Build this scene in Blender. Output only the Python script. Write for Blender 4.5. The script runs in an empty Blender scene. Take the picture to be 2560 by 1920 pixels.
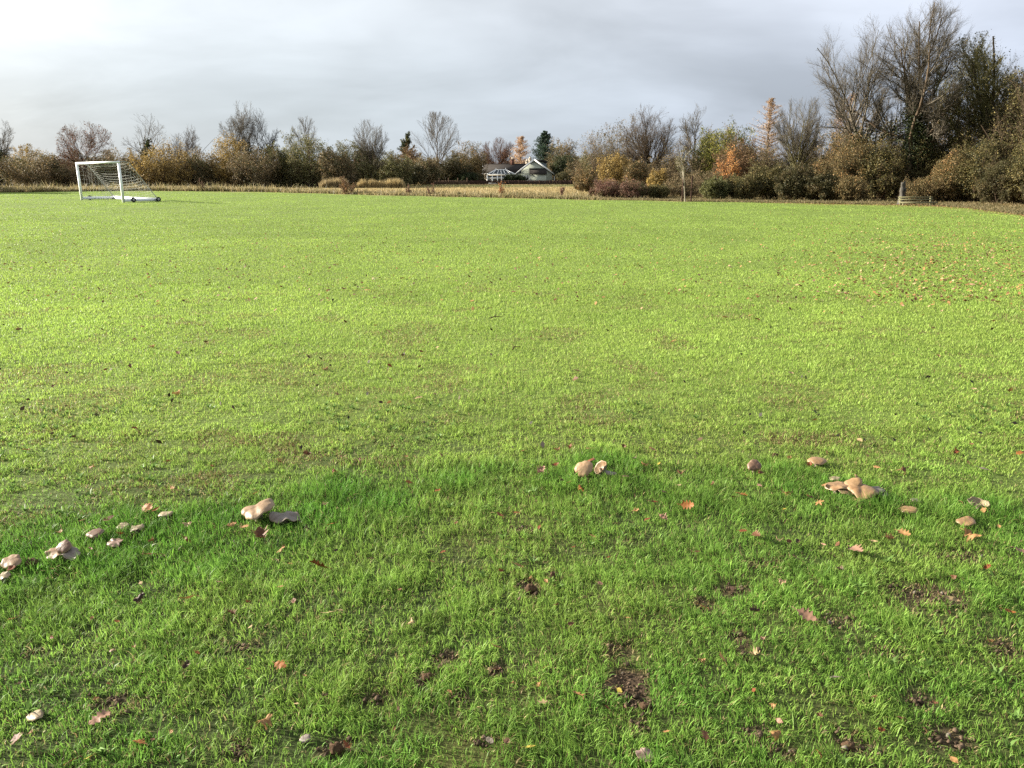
import bpy, math, random
import numpy as np
from mathutils import Vector, Matrix

# ------------------------------------------------------------------ camera, world, sun, exposure
SC = bpy.context.scene
COL = SC.collection
F, PITCH, CAM_H = 1923.0, math.radians(15.19), 1.62      # focal in photo pixels, downward tilt, eye height
SUN_EL, SUN_AZ = math.radians(19.5), math.radians(-77.0)  # azimuth measured clockwise from +Y (view direction)

cam_data = bpy.data.cameras.new('camera')
cam = bpy.data.objects.new('camera', cam_data)
COL.objects.link(cam)
cam.location = (0, 0, CAM_H)
cam.rotation_euler = (math.pi / 2 - PITCH, 0, 0)
cam_data.sensor_width = 36.0
cam_data.lens = 36.0 * F / 2560.0
cam_data.clip_start = 0.05
cam_data.clip_end = 9000
SC.camera = cam

SC.view_settings.view_transform = 'Standard'
SC.view_settings.look = 'None'
SC.view_settings.gamma = 1.0
SC.view_settings.use_curve_mapping = False
SC.view_settings.exposure = 1.95

sun_dir = Vector((math.sin(SUN_AZ) * math.cos(SUN_EL), math.cos(SUN_AZ) * math.cos(SUN_EL), math.sin(SUN_EL)))
sun_data = bpy.data.lights.new('sun', 'SUN')
sun_data.energy = 5.0
sun_data.angle = math.radians(0.7)
sun_data.color = (1.0, 0.92, 0.79)
sun = bpy.data.objects.new('sun', sun_data)
COL.objects.link(sun)
sun.rotation_euler = (-sun_dir).to_track_quat('-Z', 'Y').to_euler()

def build_world():
    w = bpy.data.worlds.new('World')
    SC.world = w
    w.use_nodes = True
    nt = w.node_tree
    N, L = nt.nodes, nt.links
    N.clear()
    def nd(t, **kw):
        n = N.new(t)
        for k, v in kw.items():
            setattr(n, k, v)
        return n
    def val(sock, v):
        sock.default_value = v
    def mth(op, a, b=None, clamp=False):
        n = nd('ShaderNodeMath', operation=op, use_clamp=clamp)
        for i, x in enumerate((a, b)):
            if x is None: continue
            if isinstance(x, (int, float)): n.inputs[i].default_value = x
            else: L.new(x, n.inputs[i])
        return n.outputs[0]
    def mix(f, a, b):
        n = nd('ShaderNodeMix', data_type='RGBA')
        for s, x in ((n.inputs['Factor'], f), (n.inputs['A'], a), (n.inputs['B'], b)):
            if x is None: continue
            if isinstance(x, (int, float)): s.default_value = x
            elif isinstance(x, tuple): s.default_value = (*x, 1)
            else: L.new(x, s)
        return [o for o in n.outputs if o.type == 'RGBA'][0]
    tc = nd('ShaderNodeTexCoord')
    sep = nd('ShaderNodeSeparateXYZ')
    L.new(tc.outputs['Generated'], sep.inputs[0])
    x, y, z = sep.outputs
    # cloud layer: direction projected on a plane overhead
    zz = mth('ADD', mth('MAXIMUM', z, 0.0), 0.30)
    comb = nd('ShaderNodeCombineXYZ')
    L.new(mth('DIVIDE', x, zz), comb.inputs[0])
    L.new(mth('DIVIDE', y, zz), comb.inputs[1])
    def noise(scale, detail, rough, off, stretch=(1, 1, 1), dist=0.0):
        mp = nd('ShaderNodeMapping')
        mp.inputs['Location'].default_value = off
        mp.inputs['Scale'].default_value = stretch
        L.new(comb.outputs[0], mp.inputs[0])
        n = nd('ShaderNodeTexNoise')
        n.inputs['Scale'].default_value = scale
        n.inputs['Detail'].default_value = detail
        n.inputs['Roughness'].default_value = rough
        n.inputs['Distortion'].default_value = dist
        L.new(mp.outputs[0], n.inputs['Vector'])
        return n.outputs['Fac']
    def ramp(f, a, b):
        n = nd('ShaderNodeMapRange', interpolation_type='SMOOTHSTEP')
        L.new(f, n.inputs['Value'])
        n.inputs['From Min'].default_value = a
        n.inputs['From Max'].default_value = b
        return n.outputs[0]
    big = ramp(noise(0.8, 4, 0.5, (2.3, 0.6, 0), (0.8, 1.1, 1), 0.3), 0.32, 0.68)
    mid = ramp(noise(2.2, 5, 0.55, (5.1, 3.7, 2.0), (0.7, 1.1, 1), 0.4), 0.30, 0.72)
    fine = noise(5.0, 6, 0.55, (1.1, 8.2, 4.0), (0.6, 1.1, 1), 0.4)
    elev = ramp(z, 0.0, 0.30)                      # cloud base gets thinner and brighter overhead
    right = ramp(x, -0.35, 0.75)
    low = mix(right, (0.288, 0.325, 0.362), (0.282, 0.318, 0.400))
    high = mix(right, (0.520, 0.545, 0.565), (0.555, 0.585, 0.665))
    base = mix(elev, low, high)
    var = mth('ADD', mth('MULTIPLY', big, 0.62), mth('ADD', mth('MULTIPLY', mid, 0.28), mth('MULTIPLY', fine, 0.16)))
    lum = nd('ShaderNodeMapRange')
    L.new(var, lum.inputs['Value'])
    lum.inputs['From Min'].default_value = 0.15
    lum.inputs['From Max'].default_value = 0.95
    lum.inputs['To Min'].default_value = 0.74
    lum.inputs['To Max'].default_value = 1.24
    vm = nd('ShaderNodeVectorMath', operation='SCALE')
    L.new(base, vm.inputs[0]); L.new(lum.outputs[0], vm.inputs['Scale'])
    # bright thin cloud around the sun, beyond the left edge of the view
    gdir = Vector((math.sin(math.radians(-50)) * math.cos(math.radians(15)), math.cos(math.radians(-50)) * math.cos(math.radians(15)), math.sin(math.radians(15)))).normalized()
    dot = nd('ShaderNodeVectorMath', operation='DOT_PRODUCT')
    L.new(tc.outputs['Generated'], dot.inputs[0]); dot.inputs[1].default_value = gdir
    g = mth('POWER', mth('MAXIMUM', dot.outputs['Value'], 0.0), 26.0)
    g2 = mth('POWER', mth('MAXIMUM', dot.outputs['Value'], 0.0), 5.0)
    g = mth('MULTIPLY', g, mth('ADD', 0.75, mth('MULTIPLY', mid, 0.5)))
    glow = nd('ShaderNodeVectorMath', operation='SCALE')
    glow.inputs[0].default_value = (1.0, 0.97, 0.88)
    L.new(mth('ADD', mth('MULTIPLY', g, 0.64), mth('MULTIPLY', g2, 0.06)), glow.inputs['Scale'])
    add = nd('ShaderNodeVectorMath', operation='ADD')
    L.new(vm.outputs[0], add.inputs[0]); L.new(glow.outputs[0], add.inputs[1])
    bgc = nd('ShaderNodeBackground'); L.new(add.outputs[0], bgc.inputs['Color']); bgc.inputs['Strength'].default_value = 0.455
    sky = nd('ShaderNodeTexSky', sky_type='NISHITA', sun_disc=False)
    sky.sun_elevation = SUN_EL
    sky.sun_rotation = SUN_AZ
    sky.air_density = 1.0; sky.dust_density = 1.5
    bgs = nd('ShaderNodeBackground'); L.new(sky.outputs[0], bgs.inputs['Color']); bgs.inputs['Strength'].default_value = 0.05
    ad = nd('ShaderNodeMixShader'); ad.inputs[0].default_value = 0.90
    L.new(bgs.outputs[0], ad.inputs[1]); L.new(bgc.outputs[0], ad.inputs[2])
    out = nd('ShaderNodeOutputWorld')
    L.new(ad.outputs[0], out.inputs['Surface'])
build_world()

SC.cycles.use_denoising = False
SC.cycles.max_bounces = 6
SC.cycles.diffuse_bounces = 3
SC.cycles.transmission_bounces = 4
SC.cycles.transparent_max_bounces = 4
SC.cycles.caustics_reflective = False
SC.cycles.caustics_refractive = False

# ------------------------------------------------------------------ helpers
CP, SP = math.cos(PITCH), math.sin(PITCH)

def ray(u, v):
    dx, dy = (u - 1280.0) / F, (960.0 - v) / F
    return Vector((dx, CP + dy * SP, -SP + dy * CP))

def at(u, v, z=0.0):
    """ground position of the place seen at photo pixel (u, v)"""
    d = ray(u, v)
    t = (z - CAM_H) / d.z
    return Vector((d.x * t, d.y * t, z))

def onx(u, y, z=0.0):
    """x of a spot at distance y and height z in photo column u"""
    return (u - 1280.0) / F * (y * CP - (z - CAM_H) * SP)

def topz(v, y):
    d = ray(1280, v)
    return CAM_H + y * d.z / d.y

def lin(r, g, b):
    f = lambda c: (c / 255) / 12.92 if c / 255 <= 0.04045 else ((c / 255 + 0.055) / 1.055) ** 2.4
    return np.array((f(r), f(g), f(b)))

# --- value noise on arrays
def _hash(ix, iy, seed):
    n = (ix.astype(np.int64) * 374761393 + iy.astype(np.int64) * 668265263 + seed * 1442695041) & 0xFFFFFFFF
    n = ((n ^ (n >> 13)) * 1274126177) & 0xFFFFFFFF
    n = (n ^ (n >> 16)) & 0xFFFFFFFF
    return n.astype(np.float64) / 4294967295.0

def vnoise(x, y, seed=0):
    x = np.asarray(x, float); y = np.asarray(y, float)
    ix, iy = np.floor(x), np.floor(y)
    fx, fy = x - ix, y - iy
    fx = fx * fx * (3 - 2 * fx); fy = fy * fy * (3 - 2 * fy)
    a, b = _hash(ix, iy, seed), _hash(ix + 1, iy, seed)
    c, d = _hash(ix, iy + 1, seed), _hash(ix + 1, iy + 1, seed)
    return (a + (b - a) * fx) * (1 - fy) + (c + (d - c) * fx) * fy

def fbm(x, y, seed=0, octs=4):
    s, a, t = 0, 1.0, 0
    for o in range(octs):
        s = s + a * vnoise(x * 2 ** o + 17.3 * o, y * 2 ** o - 9.1 * o, seed + o)
        t += a; a *= 0.5
    return s / t

def sstep(x, a, b):
    t = np.clip((np.asarray(x, float) - a) / (b - a), 0, 1)
    return t * t * (3 - 2 * t)

# --- mesh building from arrays
def new_mesh(name, verts, quads=None, tris=None, col=None, smooth=False):
    verts = np.ascontiguousarray(verts, dtype=np.float32).reshape(-1, 3)
    me = bpy.data.meshes.new(name)
    nq = 0 if quads is None else len(quads)
    ntr = 0 if tris is None else len(tris)
    parts, tot = [], []
    if nq: parts.append(np.asarray(quads, np.int32).ravel()); tot.append(np.full(nq, 4, np.int32))
    if ntr: parts.append(np.asarray(tris, np.int32).ravel()); tot.append(np.full(ntr, 3, np.int32))
    loops = np.concatenate(parts); tot = np.concatenate(tot)
    start = np.concatenate(([0], np.cumsum(tot)[:-1])).astype(np.int32)
    me.vertices.add(len(verts)); me.vertices.foreach_set('co', verts.ravel())
    me.loops.add(len(loops)); me.loops.foreach_set('vertex_index', loops)
    me.polygons.add(len(tot)); me.polygons.foreach_set('loop_start', start); me.polygons.foreach_set('loop_total', tot)
    if smooth: me.polygons.foreach_set('use_smooth', np.ones(len(tot), bool))
    me.update(calc_edges=True)
    if col is not None:
        at_ = me.color_attributes.new('Col', 'FLOAT_COLOR', 'POINT')
        c = np.ones((len(verts), 4), np.float32); c[:, :3] = col
        at_.data.foreach_set('color', c.ravel())
    return me

def link(name, me, mat=None, parent=None, loc=None):
    o = bpy.data.objects.new(name, me)
    COL.objects.link(o)
    if mat is not None: me.materials.append(mat)
    if parent is not None: o.parent = parent
    if loc is not None: o.location = loc
    return o

def tag(o, label=None, cat=None, group=None, kind=None):
    for k, v in (('label', label), ('category', cat), ('group', group), ('kind', kind)):
        if v: o[k] = v
    return o

def thing(name, label, cat, loc=(0, 0, 0), rotz=0.0, group=None):
    o = bpy.data.objects.new(name, None)
    COL.objects.link(o)
    o.location = loc; o.rotation_euler = (0, 0, rotz)
    o.empty_display_size = 0.2
    return tag(o, label, cat, group)

class MB:
    """collects boxes, bars and tubes into one mesh"""
    def __init__(s): s.v, s.q, s.t, s.n = [], [], [], 0
    def add(s, v, q=None, t=None):
        v = np.asarray(v, float).reshape(-1, 3)
        s.v.append(v)
        if q is not None and len(q): s.q.append(np.asarray(q) + s.n)
        if t is not None and len(t): s.t.append(np.asarray(t) + s.n)
        s.n += len(v)
        return s
    def box(s, lo, hi, m=None, bev=0.0):
        x0, y0, z0 = lo; x1, y1, z1 = hi
        v = np.array([(x0, y0, z0), (x1, y0, z0), (x1, y1, z0), (x0, y1, z0), (x0, y0, z1), (x1, y0, z1), (x1, y1, z1), (x0, y1, z1)], float)
        if m is not None: v = np.array([m @ Vector(p) for p in v])
        return s.add(v, [(0, 3, 2, 1), (4, 5, 6, 7), (0, 1, 5, 4), (1, 2, 6, 5), (2, 3, 7, 6), (3, 0, 4, 7)])
    def bar(s, a, b, w, h=None, up=(0, 0, 1)):
        a, b = Vector(a), Vector(b)
        h = w if h is None else h
        d = (b - a); ln = d.length; d.normalize()
        upv = Vector(up)
        if abs(d.dot(upv)) > 0.98: upv = Vector((0, 1, 0))
        x = d.cross(upv).normalized(); z = x.cross(d)
        m = Matrix(((x.x, d.x, z.x, a.x), (x.y, d.y, z.y, a.y), (x.z, d.z, z.z, a.z), (0, 0, 0, 1)))
        return s.box((-w / 2, 0, -h / 2), (w / 2, ln, h / 2), m)
    def tube(s, pts, r, sides=6):
        v, q = tubes(np.array([[tuple(p) for p in pts]], float), np.full((1, len(pts)), r) if np.isscalar(r) else np.array([r], float), sides)
        return s.add(v, q)
    def disc_ring(s, c, axis, prof, n=20):
        """lathe: prof = [(r, t)] round axis through c"""
        c, ax = Vector(c), Vector(axis).normalized()
        u = ax.orthogonal().normalized(); w = ax.cross(u)
        v = [c + ax * t + (u * math.cos(2 * math.pi * k / n) + w * math.sin(2 * math.pi * k / n)) * r for r, t in prof for k in range(n)]
        q = [(i * n + k, i * n + (k + 1) % n, (i + 1) * n + (k + 1) % n, (i + 1) * n + k) for i in range(len(prof) - 1) for k in range(n)]
        return s.add([tuple(p) for p in v], q)
    def build(s, name, mat, parent=None, smooth=False, col=None):
        me = new_mesh(name, np.concatenate(s.v), np.concatenate(s.q) if s.q else None, np.concatenate(s.t) if s.t else None, col, smooth)
        return link(name, me, mat, parent)

def tubes(pts, rad, sides):
    """pts (N,n,3), rad (N,n) -> verts, quads"""
    N, n, _ = pts.shape
    d = np.empty_like(pts)
    d[:, 1:-1] = pts[:, 2:] - pts[:, :-2]; d[:, 0] = pts[:, 1] - pts[:, 0]; d[:, -1] = pts[:, -1] - pts[:, -2]
    d /= np.linalg.norm(d, axis=2, keepdims=True) + 1e-9
    ref = np.where(np.abs(d[:, :1, 2:3]) > 0.9, np.array([[[1.0, 0, 0]]]), np.array([[[0, 0, 1.0]]]))
    a = np.cross(d, np.broadcast_to(ref, d.shape)); a /= np.linalg.norm(a, axis=2, keepdims=True) + 1e-9
    b = np.cross(d, a)
    ang = np.arange(sides) * 2 * math.pi / sides
    v = pts[:, :, None, :] + rad[:, :, None, None] * (a[:, :, None, :] * np.cos(ang)[None, None, :, None] + b[:, :, None, :] * np.sin(ang)[None, None, :, None])
    base = (np.arange(N) * n * sides)[:, None, None]
    i = (np.arange(n - 1) * sides)[None, :, None]
    k = np.arange(sides)[None, None, :]; k2 = (k + 1) % sides
    q = np.stack([base + i + k, base + i + k2, base + i + sides + k2, base + i + sides + k], -1).reshape(-1, 4)
    return v.reshape(-1, 3), q

# ------------------------------------------------------------------ materials
def _mat(name):
    m = bpy.data.materials.new(name); m.use_nodes = True
    nt = m.node_tree; nt.nodes.clear()
    return m, nt, nt.nodes, nt.links

def _noise(N, L, scale, detail=4, coord='Object'):
    tc = N.new('ShaderNodeTexCoord'); n = N.new('ShaderNodeTexNoise')
    n.inputs['Scale'].default_value = scale; n.inputs['Detail'].default_value = detail
    L.new(tc.outputs[coord], n.inputs['Vector'])
    return n.outputs['Fac']

def leaf_material(name, trans=0.35, rough=0.55, spec=0.25, attr='Col'):
    """colour attribute -> diffuse/glossy front plus light coming through the blade"""
    m, nt, N, L = _mat(name)
    a = N.new('ShaderNodeAttribute'); a.attribute_name = attr
    p = N.new('ShaderNodeBsdfPrincipled')
    p.inputs['Roughness'].default_value = rough
    p.inputs['Specular IOR Level'].default_value = spec
    L.new(a.outputs['Color'], p.inputs['Base Color'])
    t = N.new('ShaderNodeBsdfTranslucent'); L.new(a.outputs['Color'], t.inputs['Color'])
    mx = N.new('ShaderNodeMixShader'); mx.inputs[0].default_value = trans
    o = N.new('ShaderNodeOutputMaterial')
    L.new(p.outputs[0], mx.inputs[1]); L.new(t.outputs[0], mx.inputs[2]); L.new(mx.outputs[0], o.inputs['Surface'])
    return m

def solid(name, col, rough=0.7, spec=0.3, vary=0.25, scale=6.0, bump=0.0, metal=0.0, col2=None, attr=None, detail=4, coord='Object'):
    m, nt, N, L = _mat(name)
    p = N.new('ShaderNodeBsdfPrincipled'); o = N.new('ShaderNodeOutputMaterial')
    L.new(p.outputs[0], o.inputs['Surface'])
    p.inputs['Roughness'].default_value = rough; p.inputs['Specular IOR Level'].default_value = spec; p.inputs['Metallic'].default_value = metal
    f = _noise(N, L, scale, detail, coord)
    mr = N.new('ShaderNodeMapRange'); L.new(f, mr.inputs[0]); mr.inputs['From Min'].default_value = 0.28; mr.inputs['From Max'].default_value = 0.72
    mx = N.new('ShaderNodeMix'); mx.data_type = 'RGBA'
    L.new(mr.outputs[0], mx.inputs['Factor'])
    A, B = mx.inputs['A'], mx.inputs['B']
    if attr:
        at_ = N.new('ShaderNodeAttribute'); at_.attribute_name = attr
        L.new(at_.outputs['Color'], B)
        sc = N.new('ShaderNodeVectorMath'); sc.operation = 'SCALE'; sc.inputs['Scale'].default_value = 1 - vary
        L.new(at_.outputs['Color'], sc.inputs[0]); L.new(sc.outputs[0], A)
    else:
        c = np.array(col, float)
        A.default_value = (*(c * (1 - vary) if col2 is None else np.array(col2)), 1); B.default_value = (*c, 1)
    L.new([x for x in mx.outputs if x.type == 'RGBA'][0], p.inputs['Base Color'])
    if bump:
        b = N.new('ShaderNodeBump'); b.inputs['Strength'].default_value = bump; b.inputs['Distance'].default_value = 0.02
        L.new(f, b.inputs['Height']); L.new(b.outputs[0], p.inputs['Normal'])
    return m

M_GRASS = leaf_material('grass_blade', 0.45, 0.5, 0.15)
M_LEAF = leaf_material('tree_leaf', 0.30, 0.6, 0.2)
M_DRYLEAF = leaf_material('fallen_leaf', 0.18, 0.6, 0.25)
M_BARK = solid('bark', None, 0.85, 0.15, 0.35, 3.0, 0.4, attr='Col')
M_TWIG = solid('twig', None, 0.8, 0.15, 0.2, 1.0, attr='Col')
# ------------------------------------------------------------------ mushrooms: photo pixel of the cap's centre, cap width in photo pixels, cap height above ground (m),
# profile, tilt towards (azimuth deg, amount deg), squash, colour key, seed, label
MUSH = [
    (645, 1272, 88, .080, 'lobed', (-100, 13), .95, 'tan', 1, 'broad tilted tan mushroom with a central crease and a nibbled notch'),
    (710, 1291, 78, .050, 'wavy', (60, 5), .85, 'grey', 2, 'flat wavy grey mushroom tucked beside the broad tilted one'),
    (414, 1283, 38, .045, 'flat', (-60, 8), .9, 'pale', 3, 'small flat pale mushroom beside two orange leaves'),
    (237, 1331, 44, .056, 'dome', (-120, 10), .95, 'brown', 4, 'domed brown mushroom with a pale rim above a torn piece of cap'),
    (288, 1356, 42, .036, 'torn', (-165, 14), .8, 'pink', 5, 'torn pinkish piece of mushroom cap lying below the domed brown one'),
    (342, 1319, 34, .040, 'wavy', (-150, 10), .85, 'pale', 6, 'pale mushroom half sunk in grass right of the domed brown one'),
    (307, 1313, 34, .036, 'flat', (-150, 8), .85, 'pale', 7, 'faint pale mushroom in the grass, left twin of two sunken caps'),
    (158, 1366, 40, .085, 'dome', (-165, 38), .95, 'brown', 8, 'upright knobbly brown mushroom on top of a tan cluster'),
    (142, 1379, 56, .050, 'wavy', (-170, 16), .85, 'tan', 9, 'tan mushroom skirt under the left side of the knobbly cluster'),
    (178, 1382, 50, .055, 'torn', (165, 16), .85, 'greypale', 10, 'grey split mushroom with white edges at the right of the knobbly cluster'),
    (27, 1401, 54, .060, 'flat', (-165, 16), .85, 'tan', 11, 'large pale tilted mushroom near the left edge'),
    (5, 1440, 38, .045, 'torn', (-165, 14), .8, 'pale', 12, 'broken cream mushroom cut by the left edge'),
    (1459, 1171, 44, .085, 'dome', (-160, 52), 1.0, 'bright', 13, 'glossy round tan mushroom facing the camera, with a nibbled lower edge'),
    (1502, 1170, 42, .070, 'curl', (-100, 36), .8, 'tan', 14, 'curled funnel mushroom right of the glossy round one'),
    (1524, 1181, 34, .045, 'flat', (60, 8), .8, 'grey', 15, 'thin grey mushroom tucked under the curled funnel one'),
    (1474, 1152, 30, .060, 'dome', (-60, 30), .8, 'rust', 16, 'reddish brown mushroom edge peeping from behind the glossy round one'),
    (1886, 1163, 33, .070, 'dome', (-170, 46), 1.0, 'brown', 17, 'single round brown mushroom standing apart in short grass'),
    (2043, 1150, 44, .050, 'dome', (-150, 4), .95, 'warm', 18, 'smooth oval tan mushroom farthest up the lawn'),
    (2087, 1195, 30, .050, 'flat', (-90, 6), .8, 'pale', 19, 'small pale flat mushroom just behind the big cluster'),
    (2093, 1212, 60, .065, 'flat', (-60, 8), .95, 'warm', 20, 'long rimmed mushroom at the left of the big cluster'),
    (2131, 1209, 44, .088, 'dome', (-130, 38), .9, 'warm', 21, 'upright folded mushroom at the top of the big cluster'),
    (2156, 1226, 70, .066, 'lobed', (-170, 12), .9, 'warm', 22, 'broad front mushroom with a pale rim in the big cluster'),
    (2116, 1222, 54, .056, 'wavy', (-160, 14), .9, 'tan', 23, 'creased mushroom under the folded one in the big cluster'),
    (2192, 1222, 48, .066, 'flat', (60, 6), .8, 'grey', 24, 'upper grey mushroom of the stack at the right of the big cluster'),
    (2198, 1230, 46, .046, 'flat', (90, 6), .8, 'grey', 25, 'lower grey mushroom of the stack at the right of the big cluster'),
    (2141, 1251, 28, .024, 'torn', (-150, 12), .8, 'warm', 26, 'tan mushroom fragment in the shade under the big cluster'),
    (2290, 1250, 30, .040, 'dome', (60, 12), .8, 'grey', 27, 'small greyish mushroom right of the big cluster'),
    (2272, 1273, 40, .040, 'dome', (-120, 16), .85, 'warm', 28, 'oval tan mushroom in front of the small greyish one'),
    (2446, 1257, 46, .045, 'curl', (150, 12), .5, 'pale', 29, 'long narrow pale mushroom near the right edge'),
    (2416, 1301, 44, .045, 'flat', (-150, 14), .85, 'warm', 30, 'oval beige mushroom standing in dark grass near the right edge'),
    (87, 1787, 44, .020, 'flat', (-130, 14), .8, 'pale', 31, 'small pale wrinkled mushroom in the lower left of the lawn'),
    (280, 1625, 13, .022, 'dome', (-90, 10), .9, 'tan', 32, 'tiny tan button mushroom in mid grass at lower left'),
    (762, 1846, 28, .016, 'flat', (-150, 24), .9, 'grey', 33, 'small grey mushroom beside a dark earth clod'),
    (1611, 1886, 46, .030, 'torn', (-170, 30), .8, 'pinkgrey', 34, 'broken pinkish mushroom at the lower edge of the photo'),
]
MUSH = [(m[0], m[1], m[2], m[3] * .78) + m[4:] for m in MUSH]
# ------------------------------------------------------------------ ground
EDGE_PX = [(-900, 486), (-400, 484), (0, 481), (320, 477), (640, 480), (900, 487), (1180, 493), (1500, 500), (1960, 507), (2330, 514), (2450, 521), (2560, 534), (2750, 575), (3000, 640)]
_e = [at(u, v) for u, v in EDGE_PX]
EDGE_Q = np.array([p.x / p.y for p in _e]); EDGE_Y = np.array([p.y for p in _e])

def edge_y(x, y):
    """distance of the mown field's far edge in the direction of (x, y)"""
    return np.interp(np.asarray(x) / np.maximum(np.asarray(y), 0.3), EDGE_Q, EDGE_Y)

# bare soil: photo pixel centre, half width, half height, strength
SOIL_PX = [(1565, 1712, 70, 42, 1.0), (1605, 1765, 40, 24, .9), (1540, 1625, 45, 30, .65), (1062, 1705, 36, 30, .95), (1105, 1652, 42, 24, .8), (1326, 1470, 28, 26, .9),
           (1380, 1441, 14, 20, .9), (2316, 1490, 75, 36, .8), (2250, 1500, 60, 40, .55), (2380, 1508, 40, 26, .7), (1849, 1612, 32, 42, .8), (1885, 1842, 50, 30, .85), (2119, 1863, 80, 40, .7), (2365, 1850, 60, 40, .8),
           (2498, 1628, 46, 34, .7), (1756, 1522, 40, 26, .75), (1830, 1478, 50, 20, .7), (288, 1762, 70, 26, .7), (594, 1886, 45, 30, .7), (940, 1748, 40, 20, .6),
           (1240, 1676, 28, 18, .7), (1210, 1860, 30, 14, .6), (840, 1872, 44, 30, .7), (1890, 1412, 60, 16, .5), (2420, 1395, 80, 22, .5), (1310, 1322, 30, 8, .6),
           (610, 1620, 40, 12, .5), (90, 1632, 40, 18, .5), (1155, 1752, 26, 20, .55), (1600, 1830, 30, 30, .6), (2300, 1760, 46, 26, .55), (1960, 1900, 50, 30, .6), (2220, 1640, 50, 22, .45), (2090, 1560, 60, 20, .45)]
SOIL = []
for u, v, hw, hh, st in SOIL_PX:
    c, r_, b_, t_ = at(u, v), at(u + hw, v), at(u, v + hh), at(u, v - hh)
    SOIL.append((c.x, c.y, r_.x - c.x, max((t_.y - b_.y) / 2, 0.01), st))

def soil_mask(x, y):
    x = np.asarray(x, float); y = np.asarray(y, float)
    wob = (fbm(x * 14, y * 14, 5, 3) - 0.5) * 1.3
    m = np.zeros_like(x)
    for cx, cy, rx, ry, st in SOIL:
        near = (np.abs(x - cx) < rx * 2.2) & (np.abs(y - cy) < ry * 2.2)
        if not near.any(): continue
        d = np.sqrt(((x[near] - cx) / rx) ** 2 + ((y[near] - cy) / ry) ** 2) + wob[near]
        m[near] = np.maximum(m[near], st * (1 - sstep(d, 0.55, 1.15)))
    return m

# fairy ring: upper limit of the lush dark band
_r = [at(u, v) for u, v in [(-300, 1400), (0, 1325), (200, 1290), (600, 1240), (1000, 1180), (1250, 1140), (1450, 1122), (1900, 1150), (2200, 1185), (2560, 1265), (2900, 1350)]]
RING_X = np.array([p.x for p in _r]); RING_Y = np.array([p.y for p in _r])

def ring_mask(x, y):
    x = np.asarray(x, float); y = np.asarray(y, float)
    d = np.interp(x, RING_X, RING_Y) - y + (fbm(x * 2.1, y * 2.1, 31, 3) - 0.5) * 0.55
    pat = sstep(fbm(x * 3.3, y * 3.3, 35, 3), .34, .62)
    return sstep(d, -0.20, 0.30) * (1 - sstep(d, 0.35, 1.2) * 0.70) * (.55 + .45 * pat)

def hz(x, y):
    x = np.asarray(x, float); y = np.asarray(y, float)
    f = 1 - sstep(np.hypot(x, y), 60, 110)
    return (0.026 * (fbm(x * 1.3, y * 1.3, 3, 4) - 0.5) + 0.07 * (fbm(x * 0.23, y * 0.23, 8, 3) - 0.5)) * f

def make_ground():
    def axis(lo, hi, step, grow=1.16, far=4000):
        a = list(np.arange(lo, hi + 1e-6, step)); s = step
        while a[-1] < far: s *= grow; a.append(a[-1] + s)
        s = step; b = [lo]
        while b[-1] > -far: s *= grow; b.append(b[-1] - s)
        return np.array(b[:0:-1] + a)
    xs, ys = axis(-3.4, 3.4, 0.022, 1.10), axis(1.3, 5.2, 0.022, 1.07)
    X, Y = np.meshgrid(xs, ys)
    x, y = X.ravel(), Y.ravel()
    s = soil_mask(x, y)
    z = hz(x, y)
    z = z + s * ((fbm(x * 30, y * 30, 12, 3) - 0.5) * 0.035 - 0.006)
    r = np.hypot(x, y)
    # colour of the ground itself: thatch under grass, soil, dry meadow litter, leaf litter
    n1 = fbm(x * 1.1, y * 1.1, 40, 4)[:, None]; n2 = fbm(x * 22, y * 22, 41, 3)[:, None]
    thatch = np.array((0.042, 0.058, 0.017)) * (0.75 + 0.5 * n2) + np.array((0.05, 0.04, 0.012)) * np.clip(n1 - 0.45, 0, 1) * 2
    far_thatch = np.array((0.135, 0.190, 0.040)) * (.8 + .4 * n2)  # ground between the blades, greener and paler with distance from the camera
    mk = (sstep(np.hypot(x, y), 3.4, 6.5) * (1 - ring_mask(x, y)))[:, None]
    thatch = thatch * (1 - mk) + far_thatch * mk
    soil = np.array((0.075, 0.052, 0.033)) * (0.55 + 0.9 * n2)
    c = thatch * (1 - s[:, None]) + soil * s[:, None]
    e = edge_y(x, y)
    d = sstep(y - e + (fbm(x * .5, y * .5, 44, 3) - .5) * 3, -0.6, 0.8)[:, None] * (y > 3)[:, None]
    mead = np.array((0.25, 0.19, 0.085)) * (0.6 + 0.8 * fbm(x * .35, y * 1.1, 47, 4)[:, None])
    grn = sstep(fbm(x * .05, y * .16, 48, 3), .50, .62)[:, None] * (y > 88)[:, None]
    mead = mead * (1 - .55 * grn) + np.array((.12, .13, .04)) * .55 * grn
    c = c * (1 - d) + mead * d
    q = x / np.maximum(y, .3)
    lit = (sstep(q, 0.30, 0.42) * sstep(y - e, -2.6, -0.6))[:, None] * (y > 3)[:, None]
    c = c * (1 - lit * .8) + np.array((0.21, 0.13, 0.05)) * (0.6 + .8 * n2) * lit * .8
    nx, ny = len(xs), len(ys)
    i = (np.arange(ny - 1)[:, None] * nx + np.arange(nx - 1)[None, :]).ravel()
    quads = np.stack([i, i + 1, i + 1 + nx, i + nx], -1)
    me = new_mesh('ground', np.stack([x, y, z], -1), quads, None, c, True)
    o = link('ground', me, solid('ground_soil', None, 0.95, 0.1, 0.35, 55.0, 0.5, attr='Col', detail=6))
    tag(o, 'flat green playing field with bare muddy spots, dry meadow beyond its edge', None, None, 'structure')
make_ground()

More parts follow.
